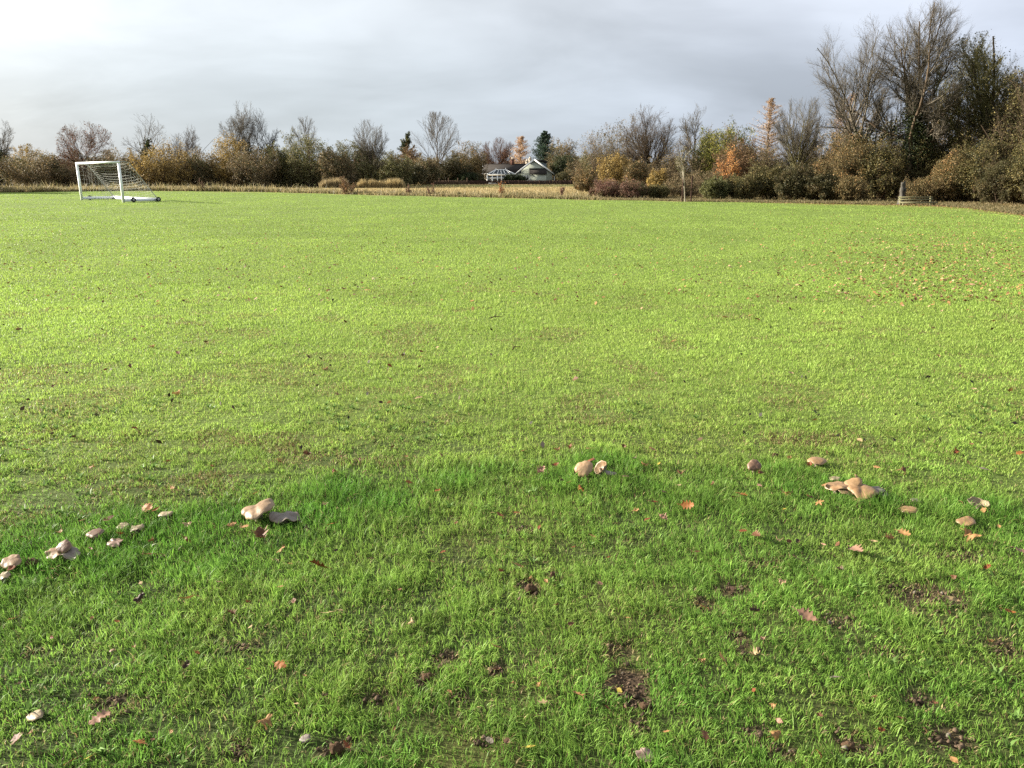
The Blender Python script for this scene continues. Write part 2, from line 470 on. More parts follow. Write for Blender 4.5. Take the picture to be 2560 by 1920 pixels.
def blade_mesh(name, x, y, z, h, w, lean, az, col, rng, mat, flat=False):
    """curved tapering blades, five vertices each"""
    n = len(x)
    dx, dy = np.cos(az), np.sin(az)
    tw = az + math.pi / 2 + rng.normal(0, 0.7, n)
    wx, wy = np.cos(tw) * w / 2, np.sin(tw) * w / 2
    ml = lean * 0.38 * h; tl = lean * h
    mh = h * (0.60 - 0.10 * np.minimum(lean, 1)); th = h * np.sqrt(np.clip(1.0 - 0.42 * np.minimum(lean, 1.4) ** 2, 0.12, 1))
    V = np.empty((n, 5, 3), np.float32)
    V[:, 0] = np.stack([x - wx, y - wy, z - .004], -1); V[:, 1] = np.stack([x + wx, y + wy, z - .004], -1)
    mx, my = x + dx * ml, y + dy * ml
    V[:, 2] = np.stack([mx + wx * .85, my + wy * .85, z + mh], -1); V[:, 3] = np.stack([mx - wx * .85, my - wy * .85, z + mh], -1)
    V[:, 4] = np.stack([x + dx * tl, y + dy * tl, z + th], -1)
    b = np.arange(n)[:, None] * 5
    q = b + np.array([[0, 1, 2, 3]]); t = b + np.array([[3, 2, 4]])
    C = np.repeat(col[:, None, :], 5, 1).reshape(-1, 3)
    return link(name, new_mesh(name, V.reshape(-1, 3), q, t, C), mat)

def make_lawn():
    rng = np.random.default_rng(11)
    K = 1.0
    # distance bands; density falls with distance while blades widen, because the view grazes the turf
    D = []
    for a, b, n in ((1.15, 3.0, 330000), (3.0, 5.0, 330000), (5.0, 12.0, 400000), (12.0, 30.0, 330000), (30.0, 96.0, 320000)):
        uu = rng.random(int(n * K))
        if b <= 3.0: y = np.sqrt(a * a + uu * (b * b - a * a))
        elif b <= 5: y = a + uu * (b - a)
        else: y = a * (b / a) ** uu
        D.append(y)
    y = np.concatenate(D)
    x = (rng.random(len(y)) * 2 - 1) * (0.745 * y + 1.1)
    e = edge_y(x, y)
    keep = (y < e + (fbm(x * .6, y * .6, 44, 2) - .5) * 1.2) & (rng.random(len(x)) > soil_mask(x, y) * 0.97)
    # thin, worn turf: clumps with gaps
    cl = fbm(x * 9, y * 9, 60, 3); patch = fbm(x * 0.75, y * 0.75, 61, 4)
    ring = ring_mask(x, y)
    near = 1 - sstep(y, 3.6, 8)
    keep &= rng.random(len(x)) < 1 - near * (1 - ring * 0.8) * 0.85 * (1 - sstep(cl - .14 * (fbm(x * .9, y * .9, 63, 3) - .40) * (y < 4), 0.34, 0.56))
    capz = np.full(len(x), 9.0)
    for m_ in MUSH:
        c0 = at(m_[0], m_[1], m_[3]); R = m_[2] / F * (c0.y * CP + CAM_H * SP) / 2
        ins = ((x - c0.x) / R) ** 2 + ((y - c0.y) / (R * .9)) ** 2 < 1
        capz[ins] = m_[3] * .55
    x, y, capz = x[keep], y[keep], capz[keep]; n = len(x)
    cl, patch, ring = cl[keep], patch[keep], ring[keep]
    z = hz(x, y)
    dist = np.hypot(x, y); far = sstep(dist, 4, 11)
    w = 0.0023 * np.maximum(1, dist / 3.6) ** 0.88 * np.clip(rng.lognormal(0, .35, n), .5, 2.2)
    tuft = sstep(fbm(x * 5.5, y * 5.5, 66, 3), 0.5, 0.75)
    h = (0.010 + 0.020 * rng.random(n) ** 1.8 + 0.009 * tuft) * (1 + 0.95 * ring) + 0.012 * ring * rng.random(n)
    h *= 1 - 0.35 * soil_mask(x, y)
    h *= 0.85 + 0.5 * (fbm(x * .9, y * 2.0, 67, 3))
    h *= 1 - (1 - far) * (.5 - fbm(x * 7, y * 7, 68, 3)) * 1.1
    lean = np.clip(rng.gamma(2.2, 0.42, n) * (1 - .4 * ring), 0.03, 1.5)
    # blades spread outward from the heart of their tuft
    gx, gy = np.floor(x / .055), np.floor(y / .055)
    tx = (gx + .2 + .6 * _hash(gx, gy, 301)) * .055; ty = (gy + .2 + .6 * _hash(gx, gy, 302)) * .055
    az = np.arctan2(y - ty, x - tx) + rng.normal(0, .8, n)
    # blade colours: lush, ordinary, yellowed, dead straw
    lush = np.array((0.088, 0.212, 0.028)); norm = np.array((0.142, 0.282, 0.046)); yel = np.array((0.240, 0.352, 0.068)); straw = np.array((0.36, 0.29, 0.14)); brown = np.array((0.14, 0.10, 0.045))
    t1 = np.clip(ring * 0.95 + rng.normal(0, .13, n), 0, 1)[:, None]
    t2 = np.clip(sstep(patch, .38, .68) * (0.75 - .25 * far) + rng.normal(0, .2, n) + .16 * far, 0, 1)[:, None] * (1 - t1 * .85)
    c = norm * (1 - t1) + lush * t1
    c = c * (1 - t2) + yel * t2
    mot = (sstep(fbm(x * 1.7, y * 1.9, 86, 4), .46, .64) * .45 * sstep(y, 3, 4.5) * (1 - sstep(y, 12, 26)) * (1 - ring))[:, None]
    c = c * (1 - mot) + np.array((.205, .225, .062)) * mot
    # broad cool and warm zones of the mown field
    zone = fbm(x * .16, y * .10, 75, 3)
    # painted-in brightness of backlit blade tips: lighter, yellower with distance, outside the ring
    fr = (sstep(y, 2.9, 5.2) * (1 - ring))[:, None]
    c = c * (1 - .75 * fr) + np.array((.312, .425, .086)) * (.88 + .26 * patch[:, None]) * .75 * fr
    cool = (sstep(zone, .52, .68) * .35)[:, None]
    c = c * (1 - cool) + np.array((.285, .410, .078)) * cool
    tv = fbm(x * 8, y * 8, 73, 3); tv2 = fbm(x * 2.6, y * 2.6, 74, 3)
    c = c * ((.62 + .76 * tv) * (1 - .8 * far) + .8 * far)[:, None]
    k_ = (sstep(tv2, .50, .66) * .5 * (1 - far) * (1 - ring * .6))[:, None]; c = c * (1 - k_) + yel * .9 * k_
    dead = rng.random(n)
    sm = soil_mask(x, y)
    worn = .75 * sstep(fbm(x * 1.9, y * 2.6, 77, 4), .54, .70) * (1 - ring) * sstep(dist, 3.6, 4.6) * (1 - sstep(dist, 9, 15))
    pd = 0.03 + 0.05 * (1 - far) + 0.08 * sstep(fbm(x * 2.3, y * 2.3, 78, 3), .52, .7) * (1 - ring) * (1 - far * .7) + sm * .35 + worn * .25
    c = np.where((dead < pd)[:, None], straw, c)
    c = np.where(((dead > 1 - pd * .6 - worn * .2))[:, None], brown, c)
    lo = (dead < pd) | (dead > 1 - pd * .6)
    h = np.where(lo, h * .7, h); lean = np.where(lo, lean + .4, lean)
    lean = lean * (1 - .45 * far)
    c = c * (1 - .20 * sstep(dist, 6, 24))[:, None]
    c = c * (1 + far * (.5 * (fbm(x * .5, y * .55, 83, 4) - .5)))[:, None]
    c = c * (1 + rng.uniform(-.3, .3, n) * (1 - .65 * far))[:, None]
    h = np.minimum(h, capz)
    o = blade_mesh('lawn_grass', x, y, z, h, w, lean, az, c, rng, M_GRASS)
    m = 900; yw = np.sqrt(1.3 ** 2 + rng.random(m) * (5.5 ** 2 - 1.3 ** 2)); xw = (rng.random(m) * 2 - 1) * (.74 * yw + .6)
    k = (fbm(xw * 1.2, yw * 1.2, 79, 3) > .47) & (soil_mask(xw, yw) < .3); xw, yw = xw[k], yw[k]
    xs_, ys_, az_, hh, ww = [], [], [], [], []
    for a_, b_ in zip(xw, yw):
        nl = int(rng.integers(4, 8)); a0 = rng.uniform(0, 6.28)
        for j in range(nl): xs_.append(a_); ys_.append(b_); az_.append(a0 + j * 6.28 / nl + rng.normal(0, .25)); hh.append(rng.uniform(.020, .040)); ww.append(rng.uniform(.008, .013))
    xs_, ys_ = np.array(xs_), np.array(ys_)
    cw = np.array((.125, .215, .050)) * rng.uniform(.7, 1.3, len(xs_))[:, None]
    w_ = blade_mesh('broadleaf_weeds', xs_, ys_, hz(xs_, ys_) + .008, np.array(hh), np.array(ww), rng.uniform(.8, 1.25, len(xs_)), np.array(az_), cw, rng, M_GRASS)
    tag(w_, 'small broad leaved weeds and clover mixed into the near turf', 'weeds', None, 'stuff')
    tag(o, 'short mown grass of the field with a lush darker arc near the mushrooms', 'grass', None, 'stuff')

def make_dry_grass():
    rng = np.random.default_rng(21)
    n = 150000
    u = rng.uniform(-250, 2850, n)
    q = (u - 1280) / F
    # verge: first metres past the mown edge
    e = np.interp(q, EDGE_Q, EDGE_Y)
    off = rng.gamma(1.3, 2.6, n)
    y = e + off - .3; x = q * (y * CP + CAM_H * SP)
    z = hz(x, y)
    bank = fbm(x * .45, y * .3, 90, 3)
    leftish = 1 - sstep(u, 560, 900); rightish = sstep(u, 1450, 1600)
    h = (0.13 + .17 * rng.random(n)) * (.5 + 1.1 * bank) * (1 + leftish * .55) * (1 - rightish * .62)
    h = np.where(rng.random(n) < .04, h * 2.0, h)
    h = h * np.where((u > 2225) & (u < 2365) & (off < 2.2), .25, 1)
    h = h * (.55 + .9 * fbm(x * .9, y * .9, 93, 3))
    w = .012 + .00045 * y
    tan = np.array((.34, .245, .11)); olive = np.array((.13, .125, .045)); dark = np.array((.10, .075, .04)); pale = np.array((.42, .33, .17))
    r = rng.random(n); k = (fbm(x * .3, y * .5, 91, 3))
    c = np.where((r < .45)[:, None], tan, np.where((r < .62)[:, None], pale, np.where((r < .62 + .3 * k)[:, None], olive, dark)))
    c = (c * .64 + c.mean(1, keepdims=True) * .12 + np.array((.03, .035, .008))) * (1 - .30 * rightish[:, None]) * rng.uniform(.7, 1.25, n)[:, None]
    o = blade_mesh('verge_grass', x, y, z, h, w, rng.uniform(.1, .8, n), rng.uniform(0, 6.28, n), c, rng, M_GRASS)
    tag(o, 'strip of long dry tan grass along the far edge of the mown field', 'dry grass', None, 'stuff')
    # meadow beyond, cut shorter
    n = 120000
    u = rng.uniform(-200, 1700, n); q = (u - 1280) / F
    e = np.interp(q, EDGE_Q, EDGE_Y)
    y = e + 4 + (136 - e) * rng.random(n) ** 1.15; x = q * (y * CP + CAM_H * SP)
    band = fbm(x * .03, y * .12, 95, 3)
    tanb = sstep(band, .42, .58)[:, None]
    farb = sstep(y, 92, 104)[:, None]
    c = np.array((.345, .275, .135)) * (1 - .5 * farb * (1 - tanb)) + (np.array((.15, .155, .05)) - np.array((.20, .15, .065))) * farb * (1 - tanb)
    c = np.clip(c, .02, 1) * rng.uniform(.7, 1.25, n)[:, None]
    h = .10 + .10 * rng.random(n) + .10 * band
    o = blade_mesh('meadow_grass', x, y, hz(x, y), h, .02 + .0007 * y, rng.uniform(.1, .9, n), rng.uniform(0, 6.28, n), c, rng, M_GRASS)
    tag(o, 'pale straw coloured meadow stretching from the field edge to the garden fence', 'dry grass', None, 'stuff')
def soil_crumbs():
    rng = np.random.default_rng(61); P = []
    for cx, cy, rx, ry, st in SOIL:
        k = int(90 * st * max(rx / .1, .6)); a = rng.normal(0, .55, (k, 2)); P.append(np.stack([cx + a[:, 0] * rx, cy + a[:, 1] * ry], -1))
    P = np.concatenate(P); n = len(P)
    s = np.clip(rng.lognormal(-5.3, .5, n), .002, .013)
    O = np.array([(1, 0, 0), (-1, 0, 0), (0, 1, 0), (0, -1, 0), (0, 0, 1), (0, 0, -.6)])
    V = np.stack([P[:, 0], P[:, 1], hz(P[:, 0], P[:, 1]) + s * .4], -1)[:, None, :] + O[None] * (s[:, None, None] * rng.uniform(.5, 1.3, (n, 6, 1)))
    T = np.array([(0, 2, 4), (2, 1, 4), (1, 3, 4), (3, 0, 4), (2, 0, 5), (1, 2, 5), (3, 1, 5), (0, 3, 5)])
    c = np.array((.085, .060, .040)) * rng.uniform(.5, 1.5, (n, 1)); c = np.where(rng.random((n, 1)) < .03, np.array((.15, .13, .105)), c)
    o = link('soil_crumbs', new_mesh('soil_crumbs', V.reshape(-1, 3), None, (np.arange(n)[:, None, None] * 6 + T[None]).reshape(-1, 3), np.repeat(c, 6, 0)), solid('soil_crumb', None, .95, .1, .3, 80.0, attr='Col'))
    tag(o, 'loose crumbs of earth and small stones on the bare muddy spots', 'earth crumbs', None, 'stuff')
soil_crumbs()
make_lawn()
make_dry_grass()
# ------------------------------------------------------------------ trees and shrubs
def unit(v): return v / (np.linalg.norm(v, axis=-1, keepdims=True) + 1e-9)

def grow(rng, start, dirs, length, r0, n, wig, trop, tip=0.25):
    N = len(start)
    pts = np.empty((N, n, 3)); pts[:, 0] = start
    d = dirs.copy()
    step = (length / (n - 1))[:, None]
    for i in range(1, n):
        d = unit(d + rng.normal(0, wig, (N, 3)) + np.array((0, 0, trop)))
        pts[:, i] = pts[:, i - 1] + d * step
    t = np.linspace(0, 1, n)[None, :]
    return pts, r0[:, None] * (1 - t * (1 - tip))

def children(rng, pts, rad, length, m, t0, t1, ang, ratio, fall, rr, up=0.0):
    N, n, _ = pts.shape
    pi = np.repeat(np.arange(N), m)
    t = (np.tile(np.arange(m), N) + rng.random(N * m)) / m * (t1 - t0) + t0
    f = t * (n - 1); i = np.minimum(f.astype(int), n - 2); a = (f - i)[:, None]
    p = pts[pi, i] * (1 - a) + pts[pi, i + 1] * a
    d = unit(pts[pi, i + 1] - pts[pi, i])
    per = rng.normal(0, 1, (N * m, 3)); per -= d * (per * d).sum(1, keepdims=True); per = unit(per)
    per = unit(per + np.array((0, 0, up)))
    th = np.clip(rng.normal(ang, .16, N * m), .08, 1.7)[:, None]
    cd = unit(d * np.cos(th) + per * np.sin(th))
    ln = length[pi] * ratio * (1 - fall * (t - t0) / max(t1 - t0, 1e-6)) * rng.uniform(.65, 1.2, N * m)
    r = np.minimum((rad[pi, i] * (1 - a[:, 0]) + rad[pi, i + 1] * a[:, 0]) * rr, ln * .05)
    return p, cd, ln, r

# levels after the stems: (children, t0, t1, angle, length ratio, falloff, radius ratio, wiggle, tropism); env = centre height and half height of the crown, share of h
KINDS = {
    # rounded crown, clear trunk, limbs rising
    'spread': dict(stems=1, tilt=.05, h0=.54, r0=.017, wig=.06, env=(.60, .41), lv=[(15, .36, 1.0, .98, 1.4, .25, .60, .11, .03), (10, .18, .98, .68, .50, .25, .58, .12, .05), (7, .15, 1, .65, .50, .25, .6, .14, .05), (6, .1, 1, .65, .55, .2, .7, .16, .03)]),
    # many stems fanning up from low down
    'fan': dict(stems=16, tilt=1.08, h0=1.0, r0=.009, wig=.04, zb=.26, env=(.62, .385), lv=[(14, .16, .96, .62, .55, .25, .55, .09, .05), (8, .15, 1, .55, .5, .25, .6, .09, .06), (6, .1, 1, .5, .55, .2, .7, .11, .04)]),
    # tall ash: straight leader, narrow ascending crown
    'tall': dict(stems=1, tilt=.03, h0=.97, r0=.014, wig=.03, env=(.58, .43), lv=[(28, .18, .97, .85, .70, .25, .5, .06, .09), (9, .18, 1, .55, .48, .25, .6, .1, .07), (7, .1, 1, .55, .52, .2, .7, .12, .05)]),
    # sparse old crown with crooked limbs
    'sparse': dict(stems=1, tilt=.1, h0=.70, r0=.022, wig=.09, env=(.66, .35), lv=[(8, .30, .98, .80, .9, .2, .66, .12, .05), (6, .25, 1, .65, .55, .25, .6, .15, .05), (6, .2, 1, .65, .55, .25, .6, .16, .05), (5, .2, 1, .65, .55, .2, .7, .16, .04)]),
    # many stemmed thicket
    'shrub': dict(stems=16, tilt=1.05, h0=1.0, r0=.008, wig=.09, env=(.46, .55), lv=[(8, .12, .98, .62, .55, .25, .6, .13, .03), (7, .1, 1, .7, .55, .25, .6, .16, .02), (6, .1, 1, .75, .6, .2, .7, .18, .0)]),
    # dense hedge tree with arching outer sprays
    'thicket': dict(stems=14, tilt=1.0, h0=1.0, r0=.010, wig=.08, env=(.47, .54), lv=[(9, .14, .98, .7, .5, .25, .6, .12, .02), (7, .1, 1, .8, .52, .25, .6, .16, .01), (6, .1, 1, .85, .6, .2, .7, .2, -.02)]),
}

def LMP(q, kind, sd):
    """uneven outline: how far the crown reaches in direction q"""
    k = 1.15 if kind in ('shrub', 'thicket') else .7
    return np.clip(1.02 + k * (fbm(q[:, 0] * 2.6 + sd * .37, q[:, 2] * 2.6 + q[:, 1] * 2.1, sd, 3) - .5), .45, 1.3)

def reach(p, d, c, a, skew):
    """distance from p along d to the crown's rounded outline"""
    q = (p - c - np.stack([skew * p[:, 2], 0 * p[:, 2], 0 * p[:, 2]], -1)) / a
    e = (d - np.stack([skew * d[:, 2], 0 * d[:, 2], 0 * d[:, 2]], -1)) / a
    A = (e * e).sum(1); B = (q * e).sum(1); Cc = (q * q).sum(1) - 1
    disc = B * B - A * Cc
    t = (-B + np.sqrt(np.maximum(disc, 0))) / A
    return np.where((disc > 0) & (t > 0), t, 0.0)

def skeleton(rng, kind, h, hw, skew=0.0, dens=1.0, thick=1.0, rmin=.005, stems=None):
    K = KINDS[kind]
    ns = stems or K['stems']
    cz, ch = K['env'][0] * h, K['env'][1] * h
    sd = int(rng.integers(9999))
    c = np.array((0, 0, cz)); a = np.array((hw, hw * .9, ch))
    az = np.arange(ns) * 2.39996 + rng.uniform(0, 6.28) + rng.normal(0, .3, ns)
    ti = np.abs(rng.normal(0, K['tilt'], ns)) if ns == 1 else K['tilt'] * (np.sqrt((np.arange(ns) + .2) / ns)) * rng.uniform(.8, 1.1, ns)
    zb = K.get('zb', 0) * h
    wide = min(1.6, max(.5, hw / ((h - zb) * .5)))
    ti = ti if ns == 1 else np.arctan(np.tan(np.minimum(ti, 1.35)) * wide)
    d = unit(np.stack([np.sin(ti) * np.cos(az) + skew * .8, np.sin(ti) * np.sin(az), np.cos(ti)], -1))
    st = np.zeros((ns, 3)); st[:, 2] = -.1
    if ns > 1: st[:, 0] = np.cos(az) * hw * .10; st[:, 1] = np.sin(az) * hw * .10
    if zb: st = st * .35; st[:, 2] = zb * rng.uniform(.75, 1.15, ns)
    L = np.full(ns, h * K['h0'])
    if ns > 1:
        t = reach(st + d * .3 + np.array((0, 0, .3)), d, c, a, skew); L = np.where(t > .1 * h, t * rng.uniform(.78, 1.0, ns), .5 * h)
    R = h * K['r0'] * thick * rng.uniform(.7, 1.15, ns)
    lv = [grow(rng, st, d, L, R, 9, K['wig'], .02 if ns > 1 else .03)]
    if zb:      # short bole under the fan
        tp, tr = grow(rng, np.array([[0, 0, -.1]]), np.array([[0, 0, 1.0]]), np.array([zb * 1.12]), np.array([h * .022 * thick]), 9, .01, 0, .75)
        lv[0] = (np.concatenate([lv[0][0], tp]), np.concatenate([lv[0][1], tr])); L = np.append(L, h * .12)
    ln = L
    for li, (m, t0, t1, ang, ratio, fall, rr, wig, trop) in enumerate(K['lv']):
        if li >= 1: m = max(2, int(round(m * (dens if li >= len(K['lv']) - 2 else 1))))
        p, cd, l2, r = children(rng, lv[-1][0], lv[-1][1], ln, m, t0, t1, ang, ratio, fall, rr, .25)
        if li == 0 and ns == 1: l2 = np.full(len(p), h * .85) * rng.uniform(.6, 1.1, len(p))
        t = reach(p, cd, c, a, skew)
        q_ = unit((p + cd * t[:, None] - c) / a); lump = LMP(q_, kind, sd)
        l2 = np.minimum(l2, np.maximum(t, .02 * h) * lump * rng.uniform(.8, 1.02, len(p)))
        keep = (l2 > .012 * h) & (p[:, 2] > .03 * h)
        p, cd, l2, r = p[keep], cd[keep], l2[keep], np.minimum(r[keep], l2[keep] * .05)
        n = (7, 6, 4, 3)[li]
        lv.append(grow(rng, p, cd, l2, np.maximum(r, rmin), n, wig, trop, .35)); ln = l2
    zt = np.percentile(np.concatenate([x.reshape(-1, 3) for x, _ in lv])[:, 2], 99.9)
    s = np.array((1, 1, h / zt))
    return [(x * s, r) for x, r in lv], c, a, sd

def scatter_leaves(rng, pts, size, cols, wts, clump=1.0, jit=.1, aspect=.65, droop=0.0):
    n = len(pts)
    c = pts + rng.normal(0, jit, (n, 3))
    u = unit(rng.normal(0, 1, (n, 3)) + np.array((0, 0, -droop))); v = unit(np.cross(u, rng.normal(0, 1, (n, 3))))
    s = size * rng.uniform(.6, 1.35, n)[:, None]
    V = np.stack([c + u * s, c + v * s * aspect + u * s * .15, c - u * s, c - v * s * aspect + u * s * .15], 1)
    cols = np.array(cols, float); w = np.cumsum(np.array(wts, float) / np.sum(wts))
    # colour runs in clumps, as branches turn together
    k = fbm((c[:, 0] + c[:, 2] * .7) * clump, (c[:, 1] * .6 + c[:, 2]) * clump, int(rng.integers(999)), 3)
    k = np.clip((k - .5) * 1.9 + .5 + rng.normal(0, .18, n), 0, .999)
    idx = np.searchsorted(w, k)
    col = cols[np.minimum(idx, len(cols) - 1)] * rng.uniform(.7, 1.3, n)[:, None]
    return V.reshape(-1, 3), (np.arange(n)[:, None] * 4 + np.arange(4)[None]), np.repeat(col, 4, 0)

def pick(rng, P, n): return P[rng.integers(0, len(P), n)]

PAL = {  # leaf palettes: (colours, weights)
    'gold': ([lin(146, 120, 48), lin(166, 138, 58), lin(118, 100, 44)], (1, 1, .8)),
    'brown': ([lin(108, 92, 60), lin(86, 78, 48), lin(122, 100, 62), lin(74, 72, 40)], (1, 1, .6, .8)),
    'olive': ([lin(86, 86, 44), lin(102, 98, 54), lin(70, 74, 38), lin(110, 98, 56)], (1, .8, 1, .6)),
    'darkolive': ([lin(62, 58, 28), lin(48, 48, 22), lin(76, 66, 34)], (1, 1, .7)),
    'ivy': ([lin(38, 48, 20), lin(50, 58, 26), lin(30, 38, 18)], (1, .8, .8)),
    'ivybright': ([lin(74, 76, 32), lin(92, 92, 46), lin(52, 56, 26), lin(106, 104, 58)], (1, .8, 1, .3)),
    'rust': ([lin(118, 88, 52), lin(100, 80, 48), lin(138, 100, 52)], (1, 1, .6)),
    'orange': ([lin(186, 120, 42), lin(204, 146, 60), lin(150, 98, 44)], (1, .8, .6)),
    'paleorange': ([lin(188, 152, 112), lin(170, 134, 96), lin(198, 170, 138)], (1, 1, .5)),
    'larch': ([lin(170, 140, 106), lin(150, 122, 92), lin(182, 154, 120)], (1, .8, .6)),
    'maple': ([lin(120, 122, 34), lin(150, 140, 42), lin(80, 86, 30), lin(98, 100, 34)], (1, .7, 1, 1)),
    'redbrown': ([lin(104, 72, 56), lin(86, 66, 48), lin(120, 84, 62), lin(78, 74, 40)], (1, 1, .5, .6)),
    'conifer': ([lin(36, 54, 38), lin(46, 66, 46), lin(28, 42, 32)], (1, .8, .8)),
    'oakbrown': ([lin(96, 80, 42), lin(78, 70, 36), lin(114, 92, 48), lin(66, 64, 32), lin(132, 100, 52)], (1, 1, .6, .9, .25)),
    'bank': ([lin(86, 78, 36), lin(70, 68, 32), lin(106, 92, 44), lin(54, 54, 26)], (1, 1, .5, .8)),
}
PAL = {k: ([(c * 1.16 + c.mean() * .28) * (.68 if k in ('larch', 'paleorange', 'orange', 'gold', 'rust', 'maple') else 1) for c in cs], w) for k, (cs, w) in PAL.items()}   # leaf reflectance is well below how sunlit leaves look
BARK = {'grey': lin(112, 104, 90), 'brown': lin(94, 80, 64), 'olive': lin(104, 100, 66), 'red': lin(112, 84, 68), 'pale': lin(176, 166, 146), 'dark': lin(70, 62, 50), 'silver': lin(190, 180, 160)}

def make_tree(name, label, cat, u, y, vtop, hw_px, kind, seed, bark='grey', leaf=None, nleaf=0, lsize=.06, group=None, ivy=0, ivy_top=.5, lean=0.0, skew=0.0,
              dens=1.0, thick=1.0, stems=None, ucrown=None, fill=0, fillpal=None, rmul=1.0, low=0.0, droop=0.0, twig=None):
    rng = np.random.default_rng(seed)
    x = onx(u, y); z0 = float(hz(x, y)) - .02
    h = topz(vtop, y) - z0
    hw = hw_px / F * (y * CP - (h * .5 - CAM_H) * SP)
    root = thing(name, label, cat, (x, y, z0), 0, group)
    if ucrown is not None: skew = (onx(ucrown, y, h * .75) - x) / (h * .75)
    lv, ec, ea, sd_ = skeleton(rng, kind, h, hw, skew + lean, dens, thick, rmin=.0048 * (y / 60) ** .55 * rmul, stems=stems)
    bc = BARK[bark]; tc = BARK[twig or bark] * (.72 if nleaf == 0 else .95); bc = bc * .85
    def part(nm, levels, sides, mat, c):
        vs, qs, n = [], [], 0
        for (P, R), sd in zip(levels, sides):
            v, q = tubes(P, R, sd); vs.append(v); qs.append(q + n); n += len(v)
        v = np.concatenate(vs)
        cc = c[None] * (0.75 + .5 * fbm(v[:, 0] * 2 + v[:, 2] * .7, v[:, 1] * 2 + v[:, 2] * .5, seed, 3))[:, None]
        return link(nm, new_mesh(nm, v, np.concatenate(qs), None, cc, True), mat, root)
    part('trunk', lv[:2], (7, 5), M_BARK, bc)
    part('crown' if not nleaf else 'branches', lv[2:], (4, 3, 3, 3), M_TWIG, tc)
    if nleaf:
        P = np.concatenate([a[:, 1:].reshape(-1, 3) for a, _ in lv[-2:]])
        P = P[P[:, 2] > low * h]
        p = pick(rng, P, nleaf)
        if fill:
            # inner leaves between the stems, through the whole volume
            k = int(nleaf * fill)
            a = unit(rng.normal(0, 1, (k, 3))); a = a * rng.random((k, 1)) ** .45 * np.minimum(LMP(a, kind, sd_), 1.0)[:, None]
            a = ec + a * ea * .88
            a[:, 0] += (skew + lean) * a[:, 2]
            lump = fbm(a[:, 0] * 1.1 + seed, a[:, 2] * 1.1 + a[:, 1], seed + 3, 3)
            p = np.concatenate([p, a[(lump > .40) & (a[:, 2] > 0)]])
        cols, w = PAL[leaf]
        v, q, c = scatter_leaves(rng, p, lsize, cols, w, 1.1 / max(hw * .35, .5), lsize * 1.2, .65, droop)
        v[:, 2] = np.maximum(v[:, 2], .02)
        link('foliage', new_mesh('foliage', v, q, None, c), M_LEAF, root)
    if ivy:
        P, R = lv[0]; P2, R2 = lv[1]
        A = np.concatenate([P[:, 1:].reshape(-1, 3), P2[:, :3].reshape(-1, 3)])
        A = A[(A[:, 2] < ivy_top * h)]
        if not len(A): A = P[:, :4].reshape(-1, 3)
        p = pick(rng, A, ivy) + rng.normal(0, h * .022, (ivy, 3)) * np.array((1, 1, 1.6))
        p = p[p[:, 2] > .05]
        v, q, c = scatter_leaves(rng, p, lsize if nleaf else .07 * (y / 60), *PAL['ivy'], 1.0, .05)
        link('ivy', new_mesh('ivy', v, q, None, c), M_LEAF, root)
    return root

def make_conifer(name, label, cat, u, y, vtop, hw_px, seed, leaf, bark='brown', tiers=22, vbase=None, dens=60, lsize=.10, droop=.25, ragged=.2, power=.85, skirt=.06):
    rng = np.random.default_rng(seed)
    x = onx(u, y); z0 = float(hz(x, y)); h = topz(vtop, y) - z0
    hw = hw_px / F * (y * CP)
    root = thing(name, label, cat, (x, y, z0))
    P, R = grow(rng, np.array([[0, 0, -.1]]), np.array([[0, 0, 1.0]]), np.array([h]), np.array([h * .018]), 10, .01, .02, .1)
    v, q = tubes(P, R, 7)
    link('trunk', new_mesh('trunk', v, q, None, np.repeat(BARK[bark][None], len(v), 0), True), M_BARK, root)
    n = tiers * 9
    t = np.clip(np.repeat(np.linspace(skirt, .97, tiers), 9) + rng.normal(0, .012, n), .02, .985)
    az = rng.uniform(0, 6.28, n)
    L = hw * ((1 - t) ** power + .03) * rng.uniform(1 - ragged * 2, 1 + ragged, n)
    st = np.stack([np.zeros(n), np.zeros(n), t * h], -1)
    d = unit(np.stack([np.cos(az), np.sin(az), .35 - droop * (1 - t)], -1))
    P, R = grow(rng, st, d, L, np.maximum(L * .018, .012), 6, .05, .05, .2)
    v, q = tubes(P, R, 3)
    link('branches', new_mesh('branches', v, q, None, np.repeat(BARK[bark][None], len(v), 0)), M_TWIG, root)
    i = rng.integers(0, n, n * dens); k = rng.random(n * dens) ** .8 * 4.99; ki = k.astype(int); f = (k - ki)[:, None]
    p = P[i, ki] * (1 - f) + P[i, ki + 1] * f
    p += rng.normal(0, 1, p.shape) * (L[i] * .11)[:, None] * np.array((1, 1, .45))
    v, q, c = scatter_leaves(rng, p, lsize, *PAL[leaf], .8, .03, .4)
    link('foliage', new_mesh('foliage', v, q, None, c), M_LEAF, root)
    return root

